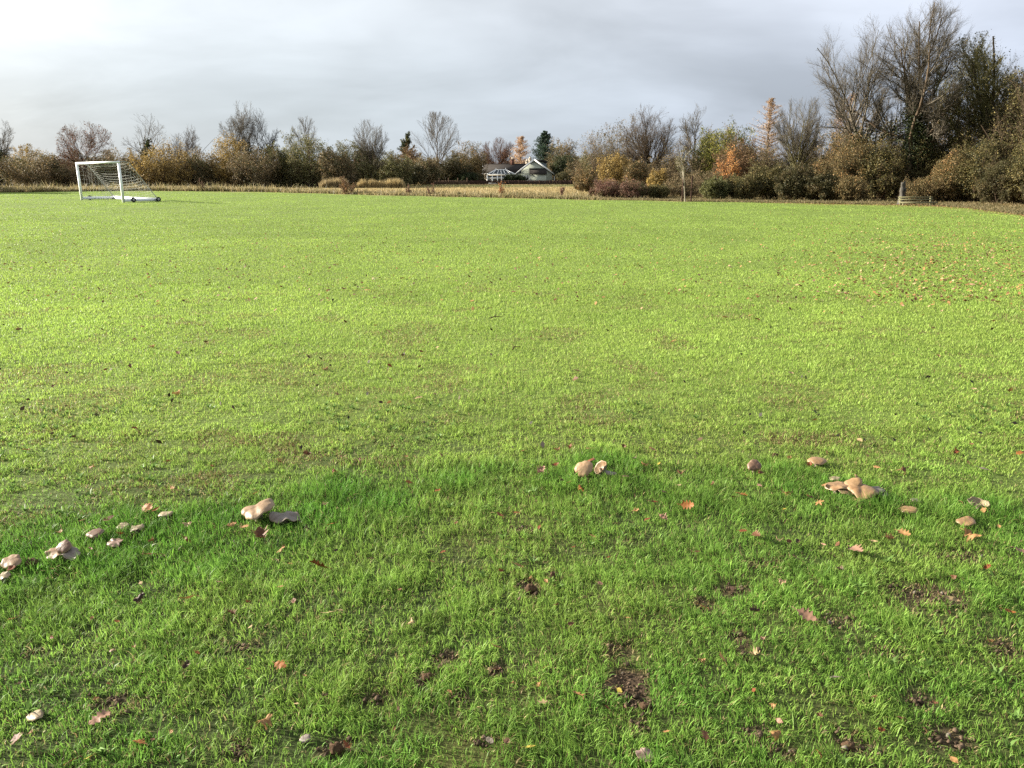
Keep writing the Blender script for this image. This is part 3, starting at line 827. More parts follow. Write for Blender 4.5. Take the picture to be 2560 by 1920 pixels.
def make_monkey_puzzle(label, u, y, vtop, hw_px, seed):
    rng = np.random.default_rng(seed)
    x = onx(u, y); h = topz(vtop, y); hw = hw_px / F * y * CP
    root = thing('monkey_puzzle_tree', label, 'tree', (x, y, 0))
    b = MB(); b.tube([(0, 0, 0), (.03, 0, h * .5), (0, 0, h * .98)], (.22, .17, .07), 7)
    b.build('trunk', M_BARK, root, True, np.tile(BARK['dark'], (21, 1)))
    n = 40; t = rng.uniform(.55, .98, n); az = rng.uniform(0, 6.28, n)
    st = np.stack([0 * t, 0 * t, t * h], -1)
    d = unit(np.stack([np.cos(az), np.sin(az), .1 + 1.3 * (t - .55) / .43], -1))
    L = hw * rng.uniform(.75, 1.15, n) * (1.15 - .5 * (t - .55) / .43)
    P, R = grow(rng, st, d, L, np.full(n, .05), 6, .06, .06, .6)
    v, q = tubes(P, R, 4); link('branches', new_mesh('branches', v, q, None, np.tile(BARK['dark'], (len(v), 1))), M_TWIG, root)
    i = rng.integers(0, n, 5200); k = rng.random(5200) * 4.98; ki = k.astype(int)
    p = P[i, ki] * (1 - (k - ki))[:, None] + P[i, ki + 1] * (k - ki)[:, None]
    v, q, c = scatter_leaves(rng, p + rng.normal(0, .09, p.shape), .13, [lin(66, 72, 40), lin(48, 58, 34), lin(92, 88, 50)], (1, 1, .5), .8, .02, .35)
    link('foliage', new_mesh('foliage', v, q, None, c), M_LEAF, root)

def bush(u, y, vtop, hw_px, seed, leaf, label, nleaf=9000, lsize=None, kind='thicket', bark='brown', group=None, name='shrub', cat='shrub', fill=.6, dens=1.0, **kw):
    return make_tree(name, label, cat, u, y, vtop - 6, hw_px * 1.18, kind, seed, bark, leaf, int(nleaf * 1.7), (lsize or .075 * (y / 60) ** .7) * .68, group, fill=fill, dens=dens, **kw)

# ---- far hedgerow on the left: trees standing above it
HR = 'trees rising above the far hedgerow'
T = lambda *a, **k: make_tree(*a, group=HR, **k)
T('bare_tree', 'bare grey tree with low dark ivy at the left end of the hedgerow', 'tree', 10, 112, 270, 46, 'spread', 101, 'grey', ivy=1800, ivy_top=.42)
T('hawthorn_tree', 'spreading bare hawthorn with forked trunk behind the goal', 'tree', 222, 93, 303, 72, 'spread', 102, 'dark', twig='red', dens=1.1, leaf='redbrown', nleaf=700, lsize=.08, low=.45, ucrown=212)
T('birch_tree', 'slim pale leaning birch trunk seen through the goal mouth', 'tree', 240, 96, 395, 26, 'sparse', 103, 'pale', lean=-.2)
T('dead_looking_tree', 'sparse crooked bare tree with two ivy clumps above the yellow willow', 'tree', 372, 110, 284, 58, 'sparse', 104, 'grey', ivy=1500, ivy_top=.62, thick=.9)
T('small_bare_tree', 'small twiggy bare tree with an ivy covered trunk between the willow and the tall trees', 'tree', 470, 110, 312, 40, 'spread', 105, 'brown', ivy=1200, ivy_top=.5)
T('tall_bare_tree', 'tallest bare tree of the clump above the golden shrub, crown spreading to its left', 'tree', 602, 112, 252, 46, 'spread', 106, 'grey', thick=.75, ivy=900, ivy_top=.5, ucrown=592, dens=1.3)
T('tall_bare_tree', 'slender bare tree in the middle of the tall hedgerow clump', 'tree', 634, 113, 256, 36, 'spread', 107, 'grey', thick=.8, ivy=1100, ivy_top=.5)
T('tall_bare_tree', 'bare ivy clad tree at the right end of the tall hedgerow clump', 'tree', 667, 112, 272, 42, 'spread', 108, 'dark', ivy=1000, ivy_top=.48)
T('willow_tree', 'upright grey green tree with several pale trunks in the hedgerow', 'tree', 728, 103, 322, 40, 'fan', 109, 'pale', leaf='olive', nleaf=1500, lsize=.09, twig='olive', stems=6)
T('bare_tree', 'fine twigged bare tree rising from the olive hedge beside the pale trunked tree', 'tree', 772, 112, 290, 44, 'tall', 110, 'brown', twig='grey')
T('fan_tree', 'round headed bare tree of many upright pale stems behind the reeds', 'tree', 932, 104, 299, 52, 'fan', 111, 'olive', stems=12, dens=1.2, twig='grey')
T('tall_bare_tree', 'tall bare tree with a straight leader behind the brick shed', 'tree', 1092, 128, 277, 66, 'tall', 112, 'brown', twig='grey', dens=1.3)
T('bare_tree', 'bushy bare tree with reddish ascending stems behind the dark bungalow roof', 'tree', 1243, 180, 343, 50, 'fan', 113, 'red', stems=14, dens=1.3)
make_monkey_puzzle('spiky dark topped monkey puzzle tree beside the tall straight tree', 1020, 135, 340, 26, 120)
make_conifer('cedar_tree', 'dark green conifer with upswept branches behind the green house', 'tree', 1362, 190, 327, 56, 121, 'conifer', tiers=22, dens=80, lsize=.16, droop=.0, power=.75)
T('evergreen_tree', 'small dark evergreen top showing above the hedgerow', 'tree', 833, 118, 357, 14, 'thicket', 122, 'dark', leaf='ivy', nleaf=2600, lsize=.1, fill=.5)
make_conifer('larch_tree', 'pale orange larch of columnar shape behind the bungalow chimney', 'tree', 1302, 175, 342, 36, 123, 'paleorange', tiers=20, dens=46, lsize=.12, power=.45, ragged=.25)
make_conifer('larch_tree', 'orange larch with a thin pointed tip above the right hedgerow', 'tree', 1911, 78, 244, 92, 124, 'larch', tiers=26, dens=40, lsize=.06, droop=.3, ragged=.35, power=.8)

# ---- the left hedgerow itself, and the hedge behind it
HG = 'shrubs of the far hedgerow'
for i, (u, y, vt, hw, leaf, label) in enumerate([
    (-150, 100, 376, 70, 'brown', 'dull brown shrub beyond the left edge of the hedgerow'),
    (-30, 101, 374, 75, 'darkolive', 'dark shrub at the left end of the hedgerow under the ivy trunk'),
    (85, 106, 366, 58, 'gold', 'shrub with golden tops left of the goal'),
    (90, 97, 385, 75, 'brown', 'low dark brown shrub in front of the golden tops'),
    (190, 99, 378, 70, 'brown', 'brown shrub straight behind the goal crossbar'),
    (290, 102, 372, 62, 'brown', 'grey brown shrub just right of the goal top'),
    (412, 100, 357, 72, 'gold', 'yellow willow shrub glowing in the sun right of the goal'),
    (500, 103, 374, 55, 'brown', 'dull brown shrub between the yellow willow and the golden shrub'),
    (575, 104, 340, 52, 'gold', 'golden brown shrub at the foot of the tallest hedgerow trees'),
    (640, 100, 368, 60, 'brown', 'grey brown shrub under the ivy clad tall trees'),
    (700, 103, 366, 45, 'olive', 'olive shrub left of the pale trunked tree'),
    (785, 101, 338, 62, 'olive', 'tall olive brown shrub right of the pale trunked tree'),
    (840, 99, 378, 48, 'brown', 'dark brown shrub in the gap under the small conifer tip'),
    (878, 103, 358, 46, 'olive', 'rounded olive shrub left of the fan shaped tree'),
    (985, 108, 385, 50, 'olive', 'olive shrub right of the fan shaped tree'),
    (1020, 128, 366, 36, 'rust', 'russet shrub below the monkey puzzle'),
    (1062, 124, 392, 42, 'brown', 'grey brown shrub left of the tall straight tree'),
    (1135, 138, 388, 42, 'darkolive', 'dark shrub right of the tall straight tree'),
    (1176, 150, 359, 44, 'oakbrown', 'round orange brown tree behind the long low roof'),
    (1402, 172, 350, 38, 'brown', 'brown twiggy shrub right of the dark conifer'),
]):
    bush(u, y, vt, hw, 200 + i, leaf, label, nleaf=5200, group=HG, fill=.8, kind='thicket' if i % 3 else 'shrub')
# dense second row behind, closing the view under the hedge
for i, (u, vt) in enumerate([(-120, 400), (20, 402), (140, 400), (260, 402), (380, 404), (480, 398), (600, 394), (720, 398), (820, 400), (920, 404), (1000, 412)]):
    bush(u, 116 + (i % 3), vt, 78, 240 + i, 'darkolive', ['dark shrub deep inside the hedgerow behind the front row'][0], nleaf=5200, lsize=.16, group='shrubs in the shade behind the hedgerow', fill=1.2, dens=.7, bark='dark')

# outside the view on the left: the trees whose long shadows cross the far end of the field
for i, (x_, y_, vt, hw) in enumerate([(-62, 77.5, 250, 90), (-70, 83, 265, 80), (-80, 79, 230, 100)]):
    bush(1280 + x_ / (y_ * CP + CAM_H * SP) * F, y_, vt, hw, 260 + i, 'brown', 'brown tree outside the left edge casting a long shadow over the field', nleaf=9000, lsize=.14, name='hedgerow_tree', cat='tree', group='trees outside the left edge', fill=.5, dens=.8)

# ---- gardens round the houses
GD = 'garden shrubs round the houses'
for i, (u, y, vt, hw, leaf, label) in enumerate([
    (985, 136, 415, 22, 'ivy', 'dark evergreen shrub left of the brick shed roof'),
    (1052, 139, 418, 34, 'darkolive', 'dark shrub between the brick shed and the garden fence'),
    (1092, 140, 412, 26, 'darkolive', 'olive garden shrub behind the fence posts'),
    (1130, 141, 424, 34, 'ivy', 'dark green shrub in front of the long low roof'),
    (1168, 137, 436, 34, 'ivy', 'spreading dark evergreen over the garden fence'),
    (1194, 137, 446, 20, 'darkolive', 'dark shrub left of the conservatory'),
    (1276, 138, 442, 18, 'ivy', 'dark shrub between the conservatory and the green gable'),
    (1300, 138, 445, 14, 'ivy', 'small dark shrub under the wall lamp of the green gable'),
    (1411, 150, 386, 30, 'ivy', 'round dark holly right of the green house'),
    (1425, 140, 430, 34, 'darkolive', 'low dark shrub at the end of the garden fence'),
]):
    bush(u, y, vt, hw, 270 + i, leaf, label, nleaf=4200, lsize=.13, group=GD, fill=1.4, dens=.7)
for i, (u, y, vt, hw, leaf) in enumerate([(1060, 205, 402, 70, 'brown'), (1180, 210, 398, 70, 'brown'), (1290, 208, 402, 60, 'redbrown'), (1400, 205, 392, 60, 'brown'), (1480, 200, 385, 60, 'olive'), (960, 200, 400, 60, 'olive')]):
    bush(u, y, vt, hw, 290 + i, leaf, 'hazy brown tree far behind the bungalows', nleaf=4000, lsize=.2, group='trees far behind the bungalows', fill=1.2, dens=.8, name='distant_tree', cat='tree')

# ---- right hedgerow: scrub and trees between the meadow and the bench
RG = 'shrubs of the right hedgerow'
for i, (u, y, vt, hw, leaf, nl, ls, kind, label) in enumerate([
    (1490, 78, 316, 68, 'brown', 4200, .07, 'thicket', 'big grey brown twiggy thicket at the meadow corner'),
    (1465, 74, 418, 34, 'oakbrown', 3000, .07, 'thicket', 'low yellow brown shrub at the right end of the meadow'),
    (1535, 68, 382, 40, 'gold', 4200, .08, 'thicket', 'golden leaved shrub above the red brown hedge'),
    (1590, 66, 402, 34, 'oakbrown', 3600, .07, 'thicket', 'olive gold shrub under the many stemmed tree'),
    (1642, 63, 428, 28, 'gold', 3800, .075, 'thicket', 'small bright golden shrub right of the red brown hedge'),
    (1520, 57, 450, 44, 'redbrown', 5200, .045, 'shrub', 'low red brown hedge shrub at the field edge beside the meadow'),
    (1580, 56, 452, 40, 'redbrown', 5200, .045, 'shrub', 'low red brown hedge shrub with greener base'),
    (1640, 56, 466, 36, 'bank', 5200, .05, 'thicket', 'low olive shrub with pale patches at the field edge'),
    (1700, 57, 440, 46, 'brown', 4200, .045, 'shrub', 'grey twiggy shrub around the staked sapling'),
    (1690, 70, 350, 66, 'brown', 4200, .06, 'thicket', 'tall brown scrub behind the staked sapling'),
    (1800, 70, 309, 74, 'maple', 9000, .085, 'thicket', 'green and yellow maple rising above the orange leaves'),
    (1840, 64, 342, 58, 'rust', 6500, .07, 'thicket', 'russet brown tree in front of the green maple'),
    (1812, 62, 372, 28, 'orange', 3200, .07, 'thicket', 'bright orange leaved bush below the green maple'),
    (1760, 60, 425, 60, 'brown', 4200, .05, 'shrub', 'grey brown scrub below the orange leaves'),
    (1785, 54, 445, 34, 'ivybright', 6200, .06, 'thicket', 'ivy green shrub right of the staked sapling'),
    (1850, 54, 436, 48, 'bank', 6200, .055, 'thicket', 'olive green bramble mound at the field edge'),
    (1915, 55, 405, 50, 'bank', 6500, .06, 'thicket', 'olive thicket under the larch'),
    (1900, 66, 360, 62, 'brown', 5000, .06, 'thicket', 'brown twiggy scrub in front of the larch'),
    (1985, 52, 414, 52, 'darkolive', 7500, .06, 'thicket', 'dark bramble thicket below the dome shaped tree'),
    (2050, 51, 432, 46, 'darkolive', 7000, .06, 'thicket', 'dark ivy mound between the dome shaped tree and the tall trees'),
    (2085, 57, 350, 62, 'oakbrown', 8000, .06, 'thicket', 'orange brown thicket left of the tall trees'),
    (2140, 54, 330, 62, 'oakbrown', 9000, .06, 'thicket', 'brown oak scrub under the left tall tree'),
    (2120, 50, 440, 44, 'oakbrown', 6500, .05, 'thicket', 'low brown leaved scrub left of the weathered stump'),
    (2195, 53, 350, 54, 'bank', 8000, .06, 'thicket', 'olive brown scrub around the tall trunks'),
    (2300, 54, 330, 60, 'bank', 9500, .06, 'thicket', 'olive ivy hung scrub behind the bench'),
    (2300, 50, 446, 50, 'oakbrown', 4800, .045, 'shrub', 'low brown bramble right behind the bench'),
    (2375, 50, 380, 52, 'oakbrown', 9000, .055, 'thicket', 'brown leaved thicket right of the bench'),
    (2440, 49, 345, 62, 'bank', 11000, .055, 'thicket', 'tall olive thicket under the massive tree'),
    (2500, 46, 395, 58, 'darkolive', 10000, .05, 'thicket', 'dark olive scrub towards the right edge'),
    (2570, 45, 330, 64, 'bank', 11000, .055, 'thicket', 'brown thicket at the right edge of the hedgerow'),
    (2610, 40, 430, 52, 'darkolive', 8000, .045, 'thicket', 'dark scrub where the hedgerow nears the camera at the right edge'),
    (2690, 41, 330, 80, 'oakbrown', 7000, .055, 'thicket', 'brown thicket outside the right edge'),
    (2800, 37, 380, 90, 'bank', 6000, .05, 'thicket', 'olive scrub well outside the right edge'),
]):
    bush(u, y, vt, hw, 300 + i, leaf, label, nleaf=nl, lsize=ls, kind=kind, group=RG, fill=.9 if leaf != 'brown' else .5)
# shade behind the right hedge
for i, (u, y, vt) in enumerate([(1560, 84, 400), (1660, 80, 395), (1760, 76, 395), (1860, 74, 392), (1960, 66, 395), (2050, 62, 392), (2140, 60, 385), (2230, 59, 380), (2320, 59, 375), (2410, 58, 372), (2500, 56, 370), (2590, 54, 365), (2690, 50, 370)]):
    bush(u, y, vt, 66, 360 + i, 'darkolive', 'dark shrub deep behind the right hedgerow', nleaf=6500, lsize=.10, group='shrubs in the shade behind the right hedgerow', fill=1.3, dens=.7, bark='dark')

# tall brown haze between and behind the big trees
for i, (u, y, vt, hw, leaf, label) in enumerate([
    (2060, 68, 300, 62, 'brown', 'brown twiggy tree filling the gap right of the dome shaped tree'),
    (2215, 60, 290, 56, 'bank', 'olive brown tree between the two tall ash trees'),
    (2340, 60, 225, 60, 'brown', 'tall brown twiggy tree right of the tallest tree'),
    (2125, 66, 282, 60, 'brown', 'brown twiggy tree behind the left tall ash trunk'),
    (2290, 64, 262, 56, 'brown', 'brown twiggy tree close behind the tallest ash trunk'),
    (2415, 52, 262, 58, 'bank', 'tall olive brown tree in front of the massive oak'),
    (2525, 50, 225, 66, 'bank', 'tall brown tree at the foot of the massive oak near the right edge'),
    (2490, 56, 165, 66, 'bank', 'tall olive twiggy tree behind the massive oak'),
    (2560, 49, 112, 92, 'bank', 'tall brown twiggy tree filling the right edge of the photo'),
    (1560, 80, 290, 60, 'brown', 'brown twiggy tree left of the many stemmed tree'),
    (1780, 80, 320, 60, 'brown', 'brown tree behind the green maple'),
]):
    bush(u, y, vt, hw, 420 + i, leaf, label, nleaf=6500, lsize=.07, kind='thicket', group='twiggy trees of the right hedgerow', fill=.35, dens=1.2, name='twiggy_tree', cat='tree')

RT = 'trees of the right hedgerow'
R_ = lambda *a, **k: make_tree(*a, group=RT, **k)
R_('many_stemmed_tree', 'dark many stemmed bare tree with a broad dome behind the golden shrubs', 'tree', 1622, 72, 261, 74, 'fan', 401, 'dark', stems=10, dens=1.2, twig='brown')
R_('ash_tree', 'slender bare ash right of the many stemmed tree', 'tree', 1728, 74, 262, 46, 'spread', 402, 'grey', dens=1.0)
R_('dome_tree', 'dome shaped bare tree of fanning stems left of the tall trees', 'tree', 1985, 60, 244, 74, 'fan', 403, 'olive', stems=12, dens=1.3, twig='grey')
R_('ash_tree', 'tall bare tree with a rounded crown, left of the tallest tree', 'tree', 2165, 56, 52, 138, 'spread', 404, 'grey', dens=1.55, ucrown=2148, thick=1.35, ivy=2600, ivy_top=.4, twig='grey', rmul=.56)
R_('ash_tree', 'tallest bare tree with an ivy covered trunk, crown swept to the right', 'tree', 2262, 54, 2, 152, 'spread', 405, 'brown', dens=1.8, ucrown=2312, thick=1.6, ivy=9000, ivy_top=.5, twig='grey', rmul=.56)
R_('oak_tree', 'massive brown twigged oak at the right edge', 'tree', 2470, 53, 88, 150, 'spread', 406, 'dark', leaf='bank', nleaf=20000, lsize=.045, dens=1.8, ivy=4000, ivy_top=.6, twig='olive', ucrown=2450, thick=1.6, rmul=.8)
R_('oak_tree', 'dark twiggy tree cut by the right edge of the photo', 'tree', 2590, 50, 120, 105, 'thicket', 407, 'dark', leaf='bank', nleaf=9000, lsize=.055, dens=1.3, twig='olive')
R_('bare_tree', 'bare tree standing outside the right edge', 'tree', 2790, 46, 60, 150, 'spread', 408, 'brown', dens=.8)
R_('bare_tree', 'pale orange brown birch behind the left tall tree', 'tree', 2110, 75, 232, 48, 'tall', 409, 'red', dens=1.3, leaf='paleorange', nleaf=900, lsize=.07)
# ------------------------------------------------------------------ buildings, fence
M_GREENWALL = solid('painted_green_wall', lin(184, 189, 172) * .8, .8, .2, .10, 1.5)
M_GREYWALL = solid('grey_boarding', lin(150, 158, 158) * .62, .8, .2, .12, 2.0)
M_WHITE = solid('white_paint', (.76, .77, .74), .45, .4, .06, 3.0)
M_TILE = solid('dark_roof_tile', lin(66, 60, 55) * .6, .85, .2, .45, 3.5, .3)
M_BRICK = solid('brick', lin(120, 84, 70) * .7, .9, .15, .35, 5.0)
M_GLASS = solid('dark_glass', (.03, .035, .04), .08, .6, .3, 2.0)
M_GLASSROOF = solid('glazed_roof', (.10, .115, .13), .15, .6, .3, 2.0)
M_CREAM = solid('cream_render', lin(214, 200, 176) * .7, .8, .2, .1, 3.0)
M_FENCE = solid('weathered_fence', lin(112, 92, 76) * .6, .9, .1, .4, 2.5)
M_FENCEDARK = solid('dark_fence', lin(84, 64, 54) * .6, .9, .1, .4, 2.5)
M_BLACK = solid('black_plastic', (.02, .02, .02), .6, .3, .2, 8.0)
M_WOOD = solid('weathered_wood', lin(150, 146, 112) * .65, .85, .15, .35, 14.0)
M_STUMP = solid('weathered_stump', lin(122, 118, 110) * .5, .9, .1, .55, 7.0, .6)

class LB(MB):
    """a mesh given in world coordinates, stored relative to its thing's base"""
    def __init__(s, base): super().__init__(); s.base = np.array(base, float)
    def build(s, name, mat, parent=None, smooth=False, col=None):
        s.v = [v - s.base for v in s.v]
        return super().build(name, mat, parent, smooth, col)
    def prism(s, poly, y0, y1):
        """poly = [(x, z)] in a plane facing the camera, pushed from y0 back to y1"""
        n = len(poly)
        v = [(x, y0, z) for x, z in poly] + [(x, y1, z) for x, z in poly]
        q = [(i, (i + 1) % n, n + (i + 1) % n, n + i) for i in range(n)]
        t = [(0, i + 1, i) for i in range(1, n - 1)] + [(n, n + i, n + i + 1) for i in range(1, n - 1)]
        return s.add(v, q, t)
    def slab(s, a, b, c, d, t):
        """quad a b c d thickened by t along its normal"""
        a, b, c, d = map(Vector, (a, b, c, d)); n = (b - a).cross(d - a).normalized() * t
        return s.add([tuple(p) for p in (a, b, c, d, a + n, b + n, c + n, d + n)], [(0, 3, 2, 1), (4, 5, 6, 7), (0, 1, 5, 4), (1, 2, 6, 5), (2, 3, 7, 6), (3, 0, 4, 7)])

def XZ(u, v, y):
    z = topz(v, y); return onx(u, y, z), z

def window(parent, base, u0, u1, v0, v1, y, split=.33):
    x0, z1 = XZ(u0, v0, y); x1, z0 = XZ(u1, v1, y)
    f = LB(base); w = .09; xm = (x0 + x1) / 2; zm = z1 - (z1 - z0) * split
    for a, b in (((x0, y - .06, z0), (x0 + w, y + .02, z1)), ((x1 - w, y - .06, z0), (x1, y + .02, z1)), ((x0 + w, y - .06, z0), (x1 - w, y + .02, z0 + w)), ((x0 + w, y - .06, z1 - w), (x1 - w, y + .02, z1)),
                 ((xm - w * .6, y - .055, z0 + w), (xm + w * .6, y + .02, z1 - w)), ((x0 + w, y - .05, zm - w / 2), (xm - w * .6, y + .02, zm + w / 2)), ((xm + w * .6, y - .05, zm - w / 2), (x1 - w, y + .02, zm + w / 2))):
        f.box(a, b)
    o = f.build('window', M_WHITE, parent)
    LB(base).box((x0 + .04, y - .018, z0 + .04), (x1 - .04, y - .008, z1 - .04)).build('pane', M_GLASS, o)
    LB(base).box((x0 - .08, y - .14, z0 - .08), (x1 + .08, y - .002, z0)).build('sill', M_WHITE, o)

def green_house():
    y = 150.0; yb = y + 9
    xl, ze = XZ(1287.5, 437, y); xr, _ = XZ(1390.5, 437, y); xa, za = XZ(1335.3, 399.5, y); xw, zr = XZ(1381, 436, y)
    zr2 = XZ(1390.5, 439, y)[1]
    base = ((xl + xr) / 2, y, -.5)
    r = thing('green_house', 'pale green gabled bungalow with white bargeboards and a dark lean-to roof', 'house', base)
    zw = zr2 + (za - zr2) * (xr - xw) / (xr - xa)
    LB(base).prism([(xl + .06, -.5), (xw, -.5), (xw, zw - .12), (xa, za - .12), (xl + .06, ze - .12)], y, yb).build('wall', M_GREENWALL, r)
    rf = LB(base)
    rf.slab((xl - .25, y - .22, ze - .17), (xa, y - .22, za - .03), (xa, yb, za - .03), (xl - .25, yb, ze - .17), .14)
    rf.slab((xa, y - .22, za - .03), (xr, y - .22, zr2 - .06), (xr, yb, zr2 - .06), (xa, yb, za - .03), .14)
    rfo = rf.build('roof', M_TILE, r)
    for ux, vz in ((1317.6, 400), (1325, 394)):
        x, z = XZ(ux, vz, yb); c = LB(base); c.box((x - .3, yb - .3, za - 1.6), (x + .3, yb + .3, z - .25)); c.box((x - .36, yb - .36, z - .25), (x + .36, yb + .36, z - .15)); c.disc_ring((x, yb, z - .15), (0, 0, 1), [(.15, 0), (.13, .3), (.0, .3)], 10)
        c.build('chimney', M_CREAM, rfo)
    for (p0, p1) in (((xl - .3, ze - .10), (xa, za + .06)), ((xa, za + .06), (xr + .03, zr2 - .02))):
        b = LB(base); b.bar((p0[0], y - .26, p0[1]), (p1[0], y - .26, p1[1]), .06, .26); b.build('bargeboard', M_WHITE, r)
    window(r, base, 1308.5, 1322, 438.5, 450.5, y)
    # lean-to with mono-pitch roof
    x0, zt = XZ(1325.5, 436, y - 1.6); x1, _ = XZ(1365.5, 436, y - 1.6)
    e = LB(base).box((x0, y - 1.6, -.5), (x1, y - .003, zt)).build('lean_to', M_GREENWALL, r)
    zt2 = XZ(1330, 422, y)[1]
    s_ = LB(base); s_.slab((x0 - .15, y - 1.85, zt - .02), (x1 + .1, y - 1.85, zt - .02), (x1 + .1, y - .01, zt2), (x0 - .15, y - .01, zt2), .12); s_.build('lean_to_roof', M_TILE, e)
    LB(base).tube([(x0 - .06, y - 1.66, -.4), (x0 - .06, y - 1.66, zt)], .06, 6).build('downpipe', M_WHITE, e)
    # dormer on the far slope
    d0, zd1 = XZ(1349, 406.5, y + 2.5); d1, zd0 = XZ(1366, 424, y + 2.5)
    dm = LB(base).box((d0, y + 2.5, zd0), (d1, y + 5.5, zd1)).build('dormer', M_GREYWALL, r)
    q0 = XZ(1337, 399.5, y + 2.5)
    LB(base).slab((q0[0], y + 2.2, zd1 + .30), (d1 + .15, y + 2.2, zd1 + .02), (d1 + .15, y + 5.8, zd1 + .02), (q0[0], y + 5.8, zd1 + .30), .3).build('dormer_roof', M_TILE, dm)
    x, z = XZ(1300, 430, y); l = LB(base); l.box((x - .14, y - .16, z - .1), (x + .1, y - .004, z + .3)); l.disc_ring((x + .12, y - .1, z - .1), (0, -1, 0), [(.0, .0), (.13, .0), (.16, .1), (.0, .12)], 10); l.build('wall_lamp', M_BLACK, r)
    x, z = XZ(1336, 405, y); LB(base).disc_ring((x, y - .003, z), (0, -1, 0), [(.14, 0), (.14, .03), (0, .03)], 10).build('vent', M_GREYWALL, r)
    x, z = XZ(1386, 440, y); LB(base).box((x - .06, y - .1, -.5), (x + .06, y + .02, zr2 - .1)).build('porch_post', M_WHITE, r)
green_house()

def bungalow(name, label, u0, u1, vr, ve, y, wall, chim=None, bb=False):
    x0, zr = XZ(u0, vr, y); x1, ze = XZ(u1, ve, y - 3)
    base = ((x0 + x1) / 2, y, -.5)
    r = thing(name, label, 'house', base)
    LB(base).prism([(x0 + .2, -.5), (x1 - .2, -.5), (x1 - .2, ze - .05), (x0 + .2, ze - .05)], y - 2.7, y + 2.7).build('wall', wall, r)
    gb = LB(base)
    for xa, xb in ((x0 + .2, x0 + .45), (x1 - .45, x1 - .2)):
        gb.add([(xa, y - 2.7, ze - .05), (xa, y + 2.7, ze - .05), (xa, y, zr - .1), (xb, y - 2.7, ze - .05), (xb, y + 2.7, ze - .05), (xb, y, zr - .1)], [(0, 1, 4, 3), (1, 2, 5, 4), (2, 0, 3, 5)], [(0, 2, 1), (3, 4, 5)])
    gb.build('gable', wall, r)
    rf = LB(base)
    rf.slab((x0, y - 3, ze), (x1, y - 3, ze), (x1, y, zr), (x0, y, zr), .12); rf.slab((x0, y, zr), (x1, y, zr), (x1, y + 3, ze), (x0, y + 3, ze), .12)
    rf.tube([(x0, y, zr + .1), (x1, y, zr + .1)], .10, 6)
    rfo = rf.build('roof', M_TILE, r)
    LB(base).box((x0 + .1, y - 3.12, ze - .12), (x1 - .1, y - 3.0, ze + .02)).build('gutter', M_WHITE if bb else M_BLACK, r)
    if bb:
        b = LB(base); b.bar((x0 - .04, y - 3.1, ze - .06), (x0 - .04, y, zr + .02), .06, .24); b.bar((x0 - .04, y, zr + .02), (x0 - .04, y + 3.1, ze - .06), .06, .24); b.build('bargeboard', M_WHITE, r)
    if chim:
        x, z = XZ(chim[0], chim[1], y); c = LB(base); c.box((x - .32, y - .32, zr - .4), (x + .32, y + .32, z - .35)); c.box((x - .38, y - .38, z - .35), (x + .38, y + .38, z - .22)); co = c.build('chimney', M_BRICK, rfo)
        p = LB(base); p.disc_ring((x, y, z - .22), (0, 0, 1), [(.17, 0), (.14, .4), (.0, .4)], 10); p.build('chimney_pot', M_CREAM, rfo)
    return r, base
bungalow('bungalow', 'bungalow with a dark tiled roof and white bargeboard behind the conservatory', 1208, 1318, 411.5, 434, 158, M_CREAM, (1281, 395), True)
bungalow('bungalow', 'long low bungalow roof half hidden by dark garden shrubs', 1112, 1206, 417, 438, 166, M_BRICK)
bungalow('bungalow', 'lower dark roof behind the fence posts at the end of the garden', 1066, 1113, 423, 440, 162, M_BRICK)
bungalow('house', 'dark roofed house with a chimney glimpsed behind the hedgerow trees', 886, 930, 379, 396, 165, M_BRICK, (900, 373))

def conservatory():
    y = 147.5
    pts = {k: XZ(u, v, yy) + (yy,) for k, (u, v, yy) in dict(rl=(1240, 425, y), rr=(1264, 425, y), el=(1218, 437, y - 1.6), er=(1289, 437, y - 1.6)).items()}
    P = lambda k: Vector((pts[k][0], pts[k][2], pts[k][1]))
    rl, rr, el, er = P('rl'), P('rr'), P('el'), P('er')
    base = ((el.x + er.x) / 2, y, -.5)
    r = thing('conservatory', 'white framed conservatory with a hipped glass roof beside the green house', 'conservatory', base)
    bl, br = Vector((el.x, y + 1.6, el.z)), Vector((er.x, y + 1.6, er.z))
    g = LB(base); g.add([tuple(p) for p in (el, er, rr, rl, bl, br)], [(0, 1, 2, 3), (5, 4, 3, 2)], [(0, 3, 4), (1, 5, 2)]); g.build('glass_roof', M_GLASSROOF, r)
    fr = LB(base)
    o = Vector((0, -.05, .05))
    for a, b in ((el, rl), (er, rr), (rl, rr), (el, er)):
        fr.bar(a + o, b + o, .16, .16)
    for k in (.18, .36, .5, .64, .82):
        t = el.lerp(er, k); u_ = rl.lerp(rr, min(max((k - .2) / .6, 0), 1)); fr.bar(t + o, u_ + o, .10, .10)
    for p in (rl, rr): fr.bar(p + o, p + o + Vector((0, 0, .32)), .10, .10, (0, 1, 0))
    fr.build('roof_frame', M_WHITE, r)
    w = LB(base)
    for k in (0, .18, .36, .5, .64, .82, 1):
        p = el.lerp(er, k); w.box((p.x - .09, p.y - .09, -.5), (p.x + .09, p.y + .09, p.z - .09))
    w.box((el.x + .09, el.y - .07, 1.05), (er.x - .09, el.y + .05, 1.15)); w.box((el.x + .09, el.y - .06, -.5), (er.x - .09, el.y + .06, .35))
    w.build('wall_frame', M_WHITE, r)
    LB(base).box((el.x + .02, el.y - .015, .36), (er.x - .02, el.y + .015, el.z - .1)).build('glass_wall', M_GLASS, r)
conservatory()

